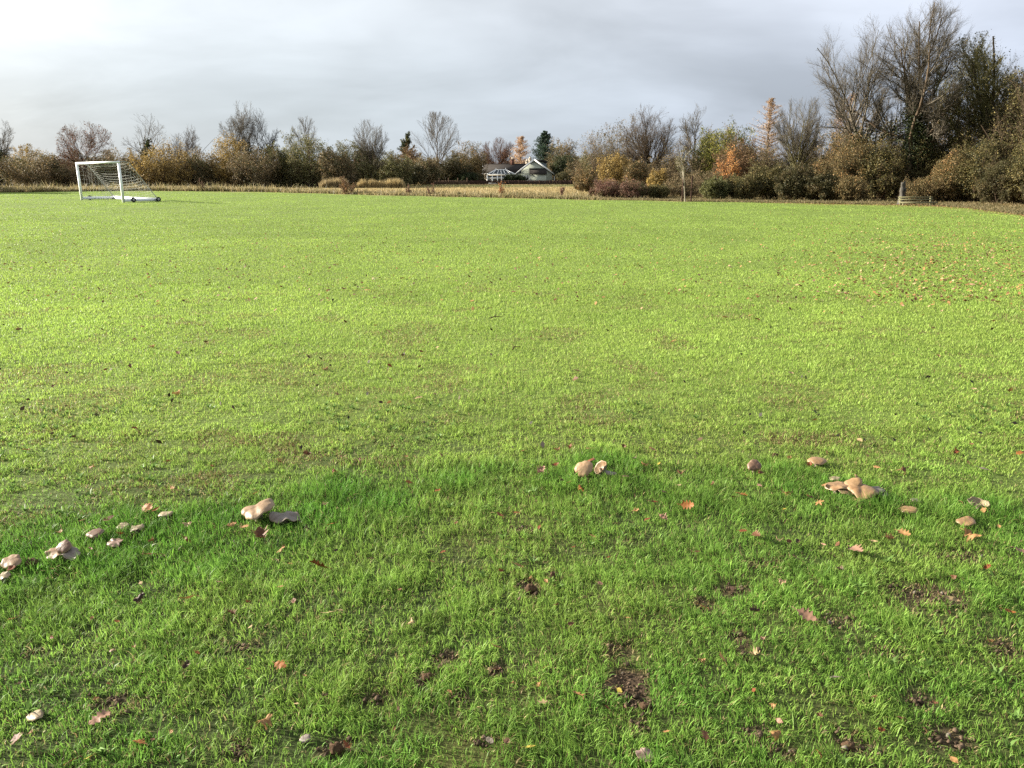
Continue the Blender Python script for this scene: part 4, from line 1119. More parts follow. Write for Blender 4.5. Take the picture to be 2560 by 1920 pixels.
def brick_shed():
    y = 134.0
    xl, zl = XZ(954, 441, y); xa, za = XZ(994, 434.5, y); xr, zr = XZ(1027.5, 442.5, y)
    base = ((xl + xr) / 2, y, -.4)
    r = thing('brick_shed', 'low brick outbuilding with a shallow gable behind the reeds', 'shed', base)
    LB(base).prism([(xl, -.4), (xr, -.4), (xr, zr - .1), (xa, za - .1), (xl, zl - .1)], y, y + 6).build('wall', M_BRICK, r)
    f = LB(base); f.slab((xl - .2, y - .2, zl - .1), (xa, y - .2, za - .08), (xa, y + 6.2, za - .08), (xl - .2, y + 6.2, zl - .1), .12); f.slab((xa, y - .2, za - .08), (xr + .25, y - .2, zr - .12), (xr + .25, y + 6.2, zr - .12), (xa, y + 6.2, za - .08), .12)
    f.build('roof', M_GREYWALL, r)
brick_shed()
def grey_shed():
    y = 136.0; x0, z1 = XZ(1029, 443.5, y); x1, _ = XZ(1056, 443.5, y); base = ((x0 + x1) / 2, y, -.4)
    r = thing('garden_shed', 'small grey garden shed right of the brick outbuilding', 'shed', base)
    LB(base).box((x0, y, -.4), (x1, y + 2, z1 - .15)).build('wall', M_GREYWALL, r)
    LB(base).slab((x0 - .15, y - .2, z1 - .2), (x1 + .15, y - .2, z1 - .2), (x1 + .15, y + 2.2, z1 + .05), (x0 - .15, y + 2.2, z1 + .05), .08).build('roof', M_TILE, r)
grey_shed()

def fence(label, y, spans, mat, vt, posts, vpost, seed):
    rng = random.Random(seed)
    x0, _ = XZ(spans[0], vt, y); x1, zt = XZ(spans[1], vt, y); base = ((x0 + x1) / 2, y, -.3)
    r = thing('garden_fence', label, 'fence', base)
    b = LB(base); x = x0
    while x < x1:
        w = .14; b.box((x, y, -.3), (min(x + w - .012, x1), y + .03, zt + rng.uniform(-.05, .03))); x += w
    b.build('boards', mat, r)
    LB(base).box((x0, y + .032, zt - .35), (x1, y + .09, zt - .25)).build('rail', mat, r)
    for k in range(posts + 1):
        xx = x0 + (x1 - x0) * k / posts; zp = topz(vpost, y)
        LB(base).box((xx - .07, y - .08, -.3), (xx + .07, y - .004, zp)).build('post', mat, r)
fence('weathered garden fence with tall posts left of the dark garden shrubs', 131.5, (1028, 1168), M_FENCE, 451, 6, 444.5, 1)
fence('dark brown garden fence below the conservatory and the green gable', 132, (1169, 1478), M_FENCEDARK, 451, 12, 450, 2)

# ------------------------------------------------------------------ football goal
M_GOAL = solid('goal_white', (.78, .80, .80), .4, .4, .05, 2.0)
M_TYRE = solid('tyre_rubber', (.018, .018, .018), .8, .2, .3, 20.0)
M_RIM = solid('wheel_rim', (.45, .45, .44), .4, .5, .2, 10.0)
M_STAY = solid('net_stay', (.30, .31, .29), .5, .4, .2, 4.0)
M_NET = solid('net_cord', (.46, .47, .43), .8, .2, .2, 3.0)
M_DARKMETAL = solid('dark_metal', (.05, .05, .05), .5, .4, .3, 6.0)

def football_goal():
    R = at(309, 505.8); gx = Vector((-.73, .685, 0)).normalized(); gy = Vector((.685, .73, 0)).normalized()
    W, HT, DEP, TOP = 7.15, 2.40, 2.12, .62
    g0 = R + Vector((0, 0, float(hz(R.x, R.y))))
    r = thing('football_goal', 'white portable football goal with net and black transport wheels', 'goal', g0)
    Lc = lambda a, b, z: gx * a + gy * b + Vector((0, 0, z))
    pw = .118
    for a in (0, W):
        m = MB(); m.bar(Lc(a, 0, -.02), Lc(a, 0, HT - .065), pw, pw + .01, tuple(gy)); m.build('post', M_GOAL, r)
    m = MB(); m.bar(Lc(-.065, 0, HT), Lc(W + .065, 0, HT), pw + .012, pw); m.build('crossbar', M_GOAL, r)
    for a in (0, W):
        m = MB(); m.bar(Lc(a, .07, .13), Lc(a, DEP - .09, .13), .13, .17); m.build('side_bar', M_GOAL, r)
    m = MB(); m.bar(Lc(-.09, DEP, .135), Lc(W + .09, DEP, .135), .18, .19); m.build('rear_bar', M_GOAL, r)
    for a in (0, W):
        pts = [Lc(a, .06, HT + .02), Lc(a, .4, HT + .03), Lc(a, TOP * .85, HT + .0), Lc(a, TOP, HT - .07), Lc(a, TOP + .12, HT - .22), Lc(a, DEP - .05, .22)]
        MB().tube(pts, .024, 6).build('net_stay', M_STAY, r, True)
    for a, s in ((0, -1), (W, 1)):
        for b in (.56, DEP - .02):
            c = Lc(a + s * .14, b, .15); ax = gx * s
            t = MB().disc_ring(c, ax, [(.075, -.035), (.115, -.045), (.145, -.03), (.15, 0), (.145, .03), (.115, .045), (.075, .035)], 22)
            w = t.build('wheel', M_TYRE, r, True)
            MB().disc_ring(c, ax, [(.02, .05), (.03, .035), (.075, .033), (.075, -.033), (.0, -.033)], 18).build('rim', M_RIM, w)
            MB().bar(Lc(a + s * .02, b, .15), c, .04, .04).build('axle', M_DARKMETAL, w)
    # net: cords hung from bar and stays, sagging
    def stay(t):
        """point along a stay from the crossbar back and down"""
        P = [(0, HT), (TOP, HT - .05), (DEP, .24)]; s1 = TOP / (TOP + 2.6)
        if t < s1: k = t / s1; return (P[0][0] + (P[1][0] - P[0][0]) * k, P[0][1] + (P[1][1] - P[0][1]) * k)
        k = (t - s1) / (1 - s1); return (P[1][0] + (P[2][0] - P[1][0]) * k, P[1][1] + (P[2][1] - P[1][1]) * k)
    n = MB(); NA, NT = 26, 17
    def back(a, t):
        b, z = stay(t); k = math.sin(math.pi * a / W) ** .7
        sag = .42 * k * (.35 + .9 * t) * (1 - t) ** .35
        return Lc(a, b - .30 * k * t * (1 - t) * 2, max(z - sag, .05))
    for i in range(1, NT):
        n.tube([back(W * k / NA, i / NT) for k in range(NA + 1)], .0055 if i < NT * .72 else .003, 3)
    for k in range(1, NA):
        n.tube([back(W * k / NA, i / NT) for i in range(NT + 1)], .003, 3)
    for a in (0, W):
        def side(t, z):
            b, zs = stay(t); return Lc(a, b, zs * z + .1 * (1 - z))
        for j in range(1, 9):
            n.tube([side(i / 20, j / 9) - Vector((0, 0, .05 * math.sin(math.pi * i / 20))) for i in range(21)], .004, 3)
        for i in range(2, 20, 2):
            n.tube([side(i / 20, j / 9) for j in range(10)], .004, 3)
    n.build('net', M_NET, r)
football_goal()

# ------------------------------------------------------------------ bench, stump, stakes
def bench():
    y = 43.6
    x0, zt = XZ(2253, 492, y); x1, _ = XZ(2340, 492, y); base = Vector(((x0 + x1) / 2, y, float(hz(x0, y))))
    z = lambda v: topz(v, y)
    r = thing('park_bench', 'low weathered wooden bench with two back slats below the hedgerow', 'bench', base)
    b = LB(base); b.box((x0, y + .30, z(494.8)), (x1, y + .34, z(491.9))); b.box((x0 - .01, y + .25, z(500.6)), (x1 + .01, y + .29, z(497.6))); b.build('backrest', M_WOOD, r)
    s = LB(base); s.box((x0 - .06, y - .20, z(508.2)), (x1 + .03, y - .16, z(504.2)))
    for k in range(3): s.box((x0 - .04, y - .15 + k * .13, z(506.3)), (x1 + .02, y - .04 + k * .13, z(504.6)))
    s.build('seat', M_WOOD, r)
    for xx in (x0 + .12, x1 - .12):
        l = LB(base); l.box((xx - .04, y - .14, base.z - .05), (xx + .04, y - .06, z(506.5))); l.build('leg', M_WOOD, r)
        l = LB(base); l.bar((xx, y + .20, base.z - .05), (xx, y + .36, z(491.5)), .08, .07, (0, 1, 0)); l.build('leg', M_WOOD, r)
bench()

def stump():
    y = 45.2; x = onx(2250.5, y); base = Vector((x, y, -.05)); rng = np.random.default_rng(5)
    r = thing('tree_stump', 'pale weathered dead stump standing left of the bench', 'tree stump', base)
    n, m = 18, 16; zt = topz(452, y) + .05
    v = []
    for j in range(m + 1):
        t = j / m
        for k in range(n):
            a = 2 * math.pi * k / n
            rad = (.115 + .05 * (1 - t) ** 3 + .03 * math.sin(3 * a + t * 4) + .025 * math.sin(7 * a + 2) + (.05 if .55 < t < .75 else 0)) * (1 - .25 * max(t - .85, 0) * 4)
            zz = t * zt - (.16 * (math.sin(a * 2 + 1) * .5 + .5) + .08 * rng.random()) * (t > .95)
            v.append((math.cos(a) * rad + .04 * math.sin(t * 3), math.sin(a) * rad, zz))
    q = [(j * n + k, j * n + (k + 1) % n, (j + 1) * n + (k + 1) % n, (j + 1) * n + k) for j in range(m) for k in range(n)]
    v.append((0, 0, zt - .3)); q2 = [(m * n + k, m * n + (k + 1) % n, len(v) - 1) for k in range(n)]
    MB().add(v, q, q2).build('trunk', M_STUMP, r, True)
    MB().disc_ring((.05, -.19, zt * .62), (0, -1, 0), [(.075, 0), (.06, .02), (.04, -.03), (0, -.05)], 12).build('knot_hole', M_BLACK, r)
stump()

make_tree('sapling', 'young pale barked sapling tied between two stakes at the field edge', 'tree', 1713, 50.5, 366, 34, 'sparse', 500, 'silver', group=None, twig='pale', ucrown=1718, thick=.7, leaf='bank', nleaf=350, lsize=.04)
for u, lab in ((1705, 'dark timber stake left of the pale sapling'), (1727, 'dark timber stake right of the pale sapling')):
    p = at(u, 504); tag(MB().tube([(0, 0, -.1), (.01, 0, 1.55), (.01, 0, 1.6)], (.045, .045, .02), 8).build('tree_stake', M_FENCEDARK), lab, 'stake', 'stakes of the sapling').location = (p.x, p.y, 0)

# young shrubs and weeds along the far edge
VG = 'young shrubs along the field edge'
for i, (u, y, vt, hw, leaf, label, nl) in enumerate([
    (866, 69, 440, 28, 'rust', 'brown leaved young shrub standing in front of the reeds', 1500), (1022, 66, 458, 12, 'redbrown', 'small twiggy shrub at the field edge below the brick shed', 350),
    (1078, 64, 458, 16, 'redbrown', 'thin twiggy shrub at the field edge left of the garden fence posts', 350), (1254, 60, 452, 10, 'orange', 'slim sapling with a few orange leaves below the conservatory', 260),
    (1405, 58, 464, 13, 'redbrown', 'reddish twiggy shrub at the field edge right of the green house', 380), (1480, 57, 468, 18, 'redbrown', 'low reddish shrub at the start of the red brown hedge', 700),
    (505, 82, 444, 10, 'brown', 'tall dry weed stalk right of the goal', 120), (60, 84, 466, 70, 'redbrown', 'low tangle of brown brambles at the left edge of the field', 2600),
    (700, 78, 474, 40, 'redbrown', 'low brown bramble tangle in the verge left of the reeds', 1600), (1330, 61, 484, 26, 'darkolive', 'dark green weed clump at the field edge below the green gable', 900), (1150, 63, 482, 22, 'darkolive', 'dark weed clump at the field edge below the dark garden shrubs', 700),
]):
    make_tree('young_shrub', label, 'shrub', u, y, vt, hw, 'shrub', 510 + i, 'red', leaf, nl, .035 if i != 0 else .045, VG, dens=.7, fill=0, stems=8)

def reeds():
    rng = np.random.default_rng(71)
    for (u0, u1, vt, y0, lab, c0, n) in ((800, 872, 445, 97, 'tall tan reed bed behind the brown leaved young shrub', (.30, .235, .125), 6500), (892, 1012, 448, 97, 'bright straw coloured reed bed in front of the brick shed', (.40, .31, .15), 9500)):
        u = rng.uniform(u0, u1, n); y = y0 + rng.uniform(-2, 2, n)
        x = np.array([onx(a, b) for a, b in zip(u, y)])
        h = (topz(vt, y0) + .25) * (.35 + .85 * fbm(x * 1.1, y * .4, 72, 4)) * rng.uniform(.55, 1.2, n)
        edge = np.minimum((u - u0), (u1 - u)) / 14; h *= .6 + .4 * np.clip(edge, 0, 1)
        c = np.array(c0)[None] * rng.uniform(.5, 1.35, n)[:, None]
        o = blade_mesh('reeds', x, y, 0 * x, h, np.full(n, .05), rng.uniform(.03, .4, n), rng.uniform(0, 6.28, n), c, rng, M_GRASS)
        tag(o, lab, 'reeds', None, 'stuff')
reeds()
# ------------------------------------------------------------------ mushrooms
MCOL = {'tan': lin(198, 164, 126), 'pale': lin(208, 188, 150), 'grey': lin(160, 146, 134), 'greypale': lin(176, 162, 148), 'brown': lin(150, 116, 92), 'pink': lin(186, 150, 130), 'bright': lin(216, 178, 136),
        'warm': lin(200, 160, 114), 'rust': lin(170, 96, 52), 'pinkgrey': lin(176, 148, 136)}
M_CAP = solid('mushroom_cap', None, .5, .35, .22, 26.0, .25, attr='Col')
M_GILL = solid('mushroom_gills', None, .8, .15, .2, 60.0, .3, attr='Col')

def mushroom(u, v, wpx, zc, prof, tilt, squash, ck, seed, label):
    rng = np.random.default_rng(900 + seed)
    c = at(u, v, zc); gz = float(hz(c.x, c.y)); c = at(u, v, zc + gz)
    R = wpx / F * (c.y * CP - (c.z - CAM_H) * SP) / 2
    base = Vector((c.x, c.y, gz))
    root = thing('mushroom', label, 'mushroom', base, 0, 'mushrooms of the arc across the lawn')
    nr, na = 13, 44
    rho = np.linspace(0, 1, nr)[:, None] ** .85; a = np.linspace(0, 2 * math.pi, na, endpoint=False)[None, :]
    ph = rng.uniform(0, 6.28, 6)
    edge = 1 + .07 * np.sin(2 * a + ph[0]) + .05 * np.sin(3 * a + ph[1]) + .03 * np.sin(7 * a + ph[2]) + .05 * (fbm(np.cos(a) * 4 + seed, np.sin(a) * 4, seed + 2, 3) - .5)
    wav = {'dome': .05, 'flat': .08, 'wavy': .15, 'lobed': .08, 'curl': .08, 'torn': .14}[prof]
    if prof == 'torn': edge = edge * (1 - .38 * np.exp(-((np.angle(np.exp(1j * (a - ph[3])))) / .35) ** 2) - .2 * np.exp(-((np.angle(np.exp(1j * (a - ph[4])))) / .2) ** 2))
    if prof == 'lobed' or seed == 13: edge = edge * (1 - .13 * np.exp(-((np.angle(np.exp(1j * (a + 2.75)))) / .16) ** 2))
    x = R * rho * edge * np.cos(a); y = R * rho * edge * np.sin(a) * squash
    dome = {'dome': .22, 'flat': .11, 'wavy': .12, 'lobed': .22, 'curl': -.30, 'torn': .08}[prof] * R
    z = dome * (1 - rho ** 2.2) + R * wav * rho ** 2 * np.sin(3 * a + ph[3]) + R * wav * .5 * rho ** 3 * np.sin(7 * a + ph[4]) + 0 * a
    z = z + R * .035 * (fbm(np.broadcast_to(x / R * 3 + seed, z.shape), np.broadcast_to(y / R * 3, z.shape), seed, 3) - .5)
    if prof in ('dome', 'flat', 'lobed'): z = z - R * .10 * np.clip(rho - .82, 0, 1) / .18     # rolled rim
    if prof == 'lobed': z = z + R * .12 * (np.abs(x / R + .1) ** 1.15) - R * .055 * np.exp(-(x / R + .1) ** 2 / .03)
    if prof == 'curl': z = z + R * .25 * rho ** 3 * (1 + np.cos(a - 1.2)) * .8
    t = R * (.05 + .20 * (1 - rho ** 3)) + 0 * a
    top = np.stack([x + 0 * z, y + 0 * z, z], -1); bot = np.stack([x * .985 + 0 * z, y * .985 + 0 * z, z - t], -1)
    # closed rim: last underside ring pulled to the cap's edge
    bot[-1] = top[-1] - np.array((0, 0, R * .035)); bot[-1, :, :2] *= .995
    az, am = math.radians(tilt[0]), math.radians(tilt[1])
    M = Matrix.Rotation(am, 3, Vector((-math.sin(az + math.pi / 2), math.cos(az + math.pi / 2), 0)).cross(Vector((0, 0, 1))) if am else Vector((1, 0, 0)))
    # tip the cap so that its face looks towards azimuth az (clockwise from away-from-camera)
    f = Vector((math.sin(az), math.cos(az), 0)); M = Matrix.Rotation(am, 3, Vector((0, 0, 1)).cross(f))
    M = np.array(M @ Matrix.Rotation(rng.uniform(-.5, .5), 3, 'Z'))
    off = np.array((0, 0, zc))
    top = top.reshape(-1, 3) @ M.T + off; bot = bot.reshape(-1, 3) @ M.T + off
    i = np.arange(nr - 1)[:, None] * na; k = np.arange(na)[None, :]; k2 = (k + 1) % na
    q = np.stack([i + k, i + na + k, i + na + k2, i + k2], -1).reshape(-1, 4)
    rim = np.stack([(nr - 1) * na + np.arange(na), nr * na + (nr - 1) * na + np.arange(na), nr * na + (nr - 1) * na + (np.arange(na) + 1) % na, (nr - 1) * na + (np.arange(na) + 1) % na], -1)
    base_c = MCOL[ck] * .44
    rr = np.broadcast_to(rho, (nr, na)).ravel()[:, None]
    n = fbm(top[:, 0] / R * 2.4 + seed, top[:, 1] / R * 2.4, seed + 5, 4)[:, None]
    cc = base_c * (.78 + .44 * n) * (1 - .22 * (1 - rr) ** 1.5)
    cc = cc * (1 - .45 * sstep(rr, .86, 1)) + lin(214, 190, 150) * .46 * .45 * sstep(rr, .86, 1)          # pale rim
    stain = sstep(n, .52, .66) * (.7 if prof != 'dome' else .3)
    cc = cc * (1 - stain) + base_c * np.array((.62, .52, .46)) * stain
    V = np.concatenate([top, bot[(nr - 1) * na:]])
    rim = np.stack([(nr - 1) * na + np.arange(na), nr * na + np.arange(na), nr * na + (np.arange(na) + 1) % na, (nr - 1) * na + (np.arange(na) + 1) % na], -1)
    link('cap', new_mesh('cap', V, np.concatenate([q, rim]), None, np.concatenate([cc, cc[-na:]]), True), M_CAP, root)
    gc = lin(206, 190, 166) * .42 * (.8 + .2 * np.sin(np.broadcast_to(a * 22, (nr, na))).ravel())[:, None]
    link('gills', new_mesh('gills', bot, q[:, ::-1], None, gc, True), M_GILL, root)
    if prof != 'torn' or zc > .035:
        s = tuple((M @ np.array((0, 0, -R * .15))) + off)
        pts = [(s[0] * .2, s[1] * .2, -.012), (s[0] * .5, s[1] * .5, s[2] * .45), (s[0], s[1], s[2])]
        m = MB().tube(pts, [R * .22 + .004, R * .16 + .003, R * .20 + .003], 10)
        m.build('stem', M_GILL, root, True, np.tile(lin(196, 180, 156) * .4, (30, 1)))
for m_ in MUSH: mushroom(*m_)

# ------------------------------------------------------------------ fallen leaves
LC = {'t': ('tan', lin(200, 152, 98)), 'p': ('pale', lin(214, 186, 138)), 'r': ('rust', lin(150, 84, 46)), 'o': ('orange', lin(184, 118, 60)), 'b': ('brown', lin(128, 84, 56)),
      'd': ('dark brown', lin(74, 52, 40)), 'y': ('yellow', lin(216, 196, 84)), 'k': ('pinkish tan', lin(194, 150, 124)), 'g': ('grey', lin(150, 138, 122)), 'n': ('green', lin(120, 150, 60))}
LS = {'l': 'lobed', 'o': 'oval', 's': 'star shaped', 'c': 'crumpled', 'n': 'narrow'}

def leaf_mesh(shape, size, key, seed):
    rng = np.random.default_rng(seed)
    base = LC[key][1] * .42
    curl = rng.uniform(-.5, 1.1); bend = rng.uniform(-.5, .9)
    if shape == 'c': curl = rng.choice((-1, 1)) * rng.uniform(1.5, 2.4); bend = rng.uniform(.6, 1.4)
    if shape == 's':
        na, nr = 40, 5
        a = np.linspace(0, 2 * math.pi, na, endpoint=False)
        r = np.zeros(na)
        for c0, L in ((0, 1.0), (1.05, .92), (-1.05, .92), (2.1, .62), (-2.1, .62)):
            d = np.abs(np.angle(np.exp(1j * (a - c0)))); r = np.maximum(r, L * np.clip(1 - d / .62, 0, 1) ** .75)
        r = np.maximum(r, .30) * (1 + rng.normal(0, .05, na))
        P = [(0, 0)]; rho = np.linspace(.25, 1, nr)
        P = np.concatenate([np.zeros((1, 2))] + [np.stack([np.cos(a) * r * k, np.sin(a) * r * k], -1) for k in rho]) * size * .55
        tris = [(0, 1 + k, 1 + (k + 1) % na) for k in range(na)]
        quads = [(1 + j * na + k, 1 + (j + 1) * na + k, 1 + (j + 1) * na + (k + 1) % na, 1 + j * na + (k + 1) % na) for j in range(nr - 1) for k in range(na)]
    else:
        nt, nc = 21, 7
        t = np.linspace(0, 1, nt)
        w = np.sin(np.clip(t * .98 + .01, 0, 1) ** .8 * math.pi) ** .75 * {'l': .36, 'o': .30, 'n': .15, 'c': .42}[shape]
        if shape in 'lc': w = w * (.70 + .34 * np.cos(t * 2 * math.pi * 4.2 + rng.uniform(0, 2))) + .03
        s = np.linspace(-1, 1, nc)
        X = (t[:, None] - .5) + .05 * np.abs(s)[None, :] * np.ones((nt, 1)); Yv = w[:, None] * s[None, :] * (1 + .12 * np.sin(t * 9 + seed))[:, None]
        P = np.stack([X.ravel(), Yv.ravel()], -1) * size
        quads = [(j * nc + k, (j + 1) * nc + k, (j + 1) * nc + k + 1, j * nc + k + 1) for j in range(nt - 1) for k in range(nc - 1)]
        tris = []
    x, y = P[:, 0] / size, P[:, 1] / size
    z = size * (curl * y * y + bend * x * x * .6 + (.35 if shape == 'c' else .12) * (fbm(x * 4 + seed, y * 4, seed, 3) - .5) * 1.2 - .02 * np.exp(-(y / .03) ** 2))
    n = fbm(x * 6 + seed, y * 6, seed + 9, 3)[:, None]
    col = base * (.72 + .56 * n)
    edge_pale = sstep(np.abs(y), .12, .3)[:, None] * (.35 if key in 'bd' else 0)
    col = col * (1 - edge_pale) + lin(206, 170, 120) * .5 * edge_pale
    V = np.stack([P[:, 0], P[:, 1], z], -1)
    m = MB(); m.add(V, quads, tris)
    stalk, sq = tubes(np.array([[(-size * .5, 0, 0), (-size * .66, size * .03, .002), (-size * .8, size * .08, -.004)]]) if shape != 's' else np.array([[(0, 0, 0), (-size * .35, size * .02, .003), (-size * .6, size * .06, -.004)]]), np.full((1, 3), size * .012 + .0004), 4)
    m.add(stalk, sq)
    return new_mesh('leaf', np.concatenate(m.v), np.concatenate(m.q), np.concatenate(m.t) if m.t else None, np.concatenate([col, np.tile(base * .8, (len(stalk), 1))]), True)

LEAVES = [  # photo pixel, width in photo pixels, colour, shape
    (367,1273,38,'o','l'),(390,1278,22,'o','n'),(206,1305,16,'p','o'),(271,1302,26,'b','o'),(29,1430,26,'r','o'),(470,1317,22,'p','c'),(579,1319,22,'t','l'),(612,1323,24,'t','l'),(640,1304,16,'o','n'),(652,1345,44,'b','c'),
    (828,1317,18,'o','o'),(468,1356,28,'r','n'),(375,1391,40,'r','n'),(404,1398,20,'g','o'),(542,1393,20,'d','n'),(704,1376,30,'t','s'),(692,1407,12,'p','o'),(725,1416,14,'o','o'),(797,1418,46,'r','l'),(381,1359,18,'b','c'),
    (352,1459,14,'p','o'),(346,1498,28,'d','c'),(468,1500,36,'t','o'),(840,1381,12,'d','o'),(235,1247,14,'p','o'),(813,1272,14,'p','c'),(770,1327,16,'d','c'),(735,1508,18,'b','o'),(560,1329,14,'p','n'),
    (1392,1125,16,'t','c'),(1425,1121,16,'r','c'),(1388,1167,16,'r','l'),(1352,1184,24,'k','c'),(1404,1208,14,'d','c'),(1421,1213,12,'t','o'),(1452,1227,18,'o','c'),(1612,1167,18,'t','c'),(1647,1164,11,'y','o'),(1587,1156,14,'d','c'),
    (1699,1189,18,'b','c'),(1697,1220,12,'p','o'),(1659,1237,12,'d','o'),(1718,1270,32,'o','l'),(1618,1299,16,'r','o'),(1657,1297,22,'k','c'),(1634,1260,18,'r','n'),(1250,1291,24,'r','l'),(1482,1340,14,'t','n'),(1539,1310,14,'b','n'),
    (1872,1202,14,'t','n'),(1900,1188,18,'b','c'),(1898,1220,16,'k','o'),(1854,1243,28,'o','l'),(1833,1248,16,'b','o'),(1962,1237,20,'t','c'),(2022,1251,26,'b','l'),(2046,1265,26,'t','s'),(1960,1280,10,'y','o'),(2059,1222,18,'t','l'),
    (1856,1333,18,'r','o'),(1889,1342,28,'b','l'),(1946,1357,22,'p','c'),(1972,1360,16,'b','o'),(1993,1359,16,'d','o'),(2094,1367,22,'b','o'),(2138,1378,44,'k','l'),(2184,1359,16,'p','n'),(2221,1352,22,'t','c'),(2258,1340,30,'t','l'),
    (2429,1343,40,'t','c'),(2496,1324,12,'t','o'),(2457,1283,20,'t','l'),(1992,1402,28,'b','o'),(1822,1407,14,'b','o'),(2550,1382,26,'k','l'),(2099,1430,18,'d','c'),(2323,1433,22,'d','n'),(2261,1172,24,'b','c'),(2462,1168,26,'g','n'),
    (2551,1127,20,'o','l'),(2429,1105,14,'t','o'),(1958,1456,14,'k','c'),(31,1548,22,'t','l'),(293,1557,14,'o','o'),(494,1637,14,'o','o'),(465,1671,26,'d','c'),(579,1539,22,'b','c'),(626,1572,16,'p','o'),(824,1536,44,'p','n'),
    (700,1668,34,'o','l'),(762,1696,10,'t','o'),(741,1768,12,'p','o'),(253,1804,50,'k','l'),(661,1812,44,'t','c'),(43,1857,44,'b','l'),(350,1863,32,'o','l'),(383,1856,16,'b','o'),(179,1914,30,'r','l'),(224,1903,20,'y','l'),(811,1748,20,'d','c'),
    (1080,1404,14,'t','n'),(1297,1412,24,'t','n'),(1365,1454,14,'t','o'),(1027,1561,20,'p','c'),(1241,1624,26,'t','l'),(1243,1668,18,'b','c'),(1225,1680,14,'p','c'),(1568,1550,14,'t','n'),(1548,1730,16,'y','o'),(1446,1744,38,'t','l'),
    (1360,1763,32,'p','s'),(1665,1843,16,'t','o'),(1224,1861,22,'g','o'),(1264,1867,24,'k','c'),(1325,1876,26,'y','n'),(868,1872,28,'r','l'),(1426,1565,18,'b','o'),(1830,1466,20,'k','l'),(1756,1508,28,'t','o'),(1883,1534,26,'d','c'),
    (2014,1546,44,'k','l'),(1955,1459,18,'k','c'),(2379,1508,34,'p','n'),(2521,1540,26,'o','n'),(2445,1575,16,'p','o'),(1887,1643,30,'p','c'),(1805,1655,26,'t','l'),(2086,1704,24,'g','o'),(1933,1774,16,'t','c'),(2309,1831,18,'t','o'),
    (1762,1853,32,'b','l'),(1936,1853,30,'t','c'),(2045,1897,20,'o','o'),(2383,1909,24,'t','o'),(2248,1804,20,'b','o'),(2138,1790,30,'n','n'),(2120,1660,14,'b','o'),
    (972,1007,16,'t','o'),(1046,995,18,'p','l'),(1554,1033,12,'p','o'),(974,912,12,'r','o'),(1053,877,10,'r','o'),(1094,868,12,'p','o'),(336,1067,14,'r','o'),(257,1094,10,'p','o'),(1022,1211,16,'o','l'),(1094,1232,16,'o','o'),
    (933,1099,12,'b','o'),(1212,1135,12,'p','n'),(553,885,12,'p','o'),(264,926,10,'r','o'),(46,827,14,'b','c'),(2436,972,14,'p','o'),(2150,1094,16,'p','o'),(2037,1047,12,'t','o'),(1811,798,14,'t','o'),(356,819,10,'t','o'),
    (2345,890,10,'t','o'),(2236,760,9,'p','o'),(1670,760,9,'p','o'),(1165,820,10,'p','o'),(1560,1120,12,'b','c'),(1780,1215,14,'b','c'),(1140,1310,14,'b','o'),(930,1400,14,'b','n'),(1000,1480,14,'b','o'),(1500,1460,14,'k','o'),
]
_r = random.Random(77)
for _ in range(115):
    _u, _v = _r.uniform(10, 2550), 1120 + 780 * _r.random() ** 1.7
    if all(math.hypot(_u - l[0], _v - l[1]) > 34 for l in LEAVES): LEAVES.append((_u, _v, _r.uniform(11, 19), _r.choice('ttbrkbrtb'), _r.choice('ocnc')))
LMK = [(660, 1278, 'the broad tilted mushroom'), (414, 1283, 'the small flat pale mushroom'), (237, 1331, 'the domed brown mushroom'), (160, 1372, 'the knobbly mushroom cluster'), (27, 1401, 'the pale mushroom at the left edge'),
       (1480, 1172, 'the glossy round mushroom'), (1886, 1163, 'the single round brown mushroom'), (2043, 1150, 'the smooth oval mushroom'), (2140, 1220, 'the big mushroom cluster'), (2272, 1273, 'the oval tan mushroom'),
       (2416, 1301, 'the beige mushroom near the right edge'), (87, 1787, 'the wrinkled mushroom at lower left'), (762, 1846, 'the small grey mushroom'), (1611, 1880, 'the broken mushroom at the lower edge'),
       (1565, 1712, 'the large bare muddy patch'), (2316, 1490, 'the straw fringed bare patch'), (1062, 1705, 'the dark earth hollow at lower centre'), (1326, 1470, 'the clods in mid grass'), (280, 1625, 'the tiny button mushroom'),
       (1885, 1842, 'the muddy spot at lower right'), (2119, 1863, 'the wide muddy spot in the lower right corner')]

def leaf_label(u, v, key, shape, size):
    best = min(LMK, key=lambda m: (u - m[0]) ** 2 + ((v - m[1]) * 1.6) ** 2)
    dx, dy = u - best[0], v - best[1]
    far = math.hypot(dx, dy * 1.6)
    if v < 1105: pos = 'out on the short open lawn ' + ('at left' if u < 700 else 'at centre' if u < 1700 else 'at right')
    else:
        rel = ('left of' if dx < 0 else 'right of') if abs(dx) > abs(dy) * 1.3 else ('behind' if dy < 0 else 'in front of')
        pos = ('just ' if far < 110 else 'well ' if far > 240 else '') + rel + ' ' + best[2]
    sz = 'big ' if size > 36 else 'small ' if size < 17 else ''
    return f'{sz}{LC[key][0]} {LS[shape]} leaf {pos}'

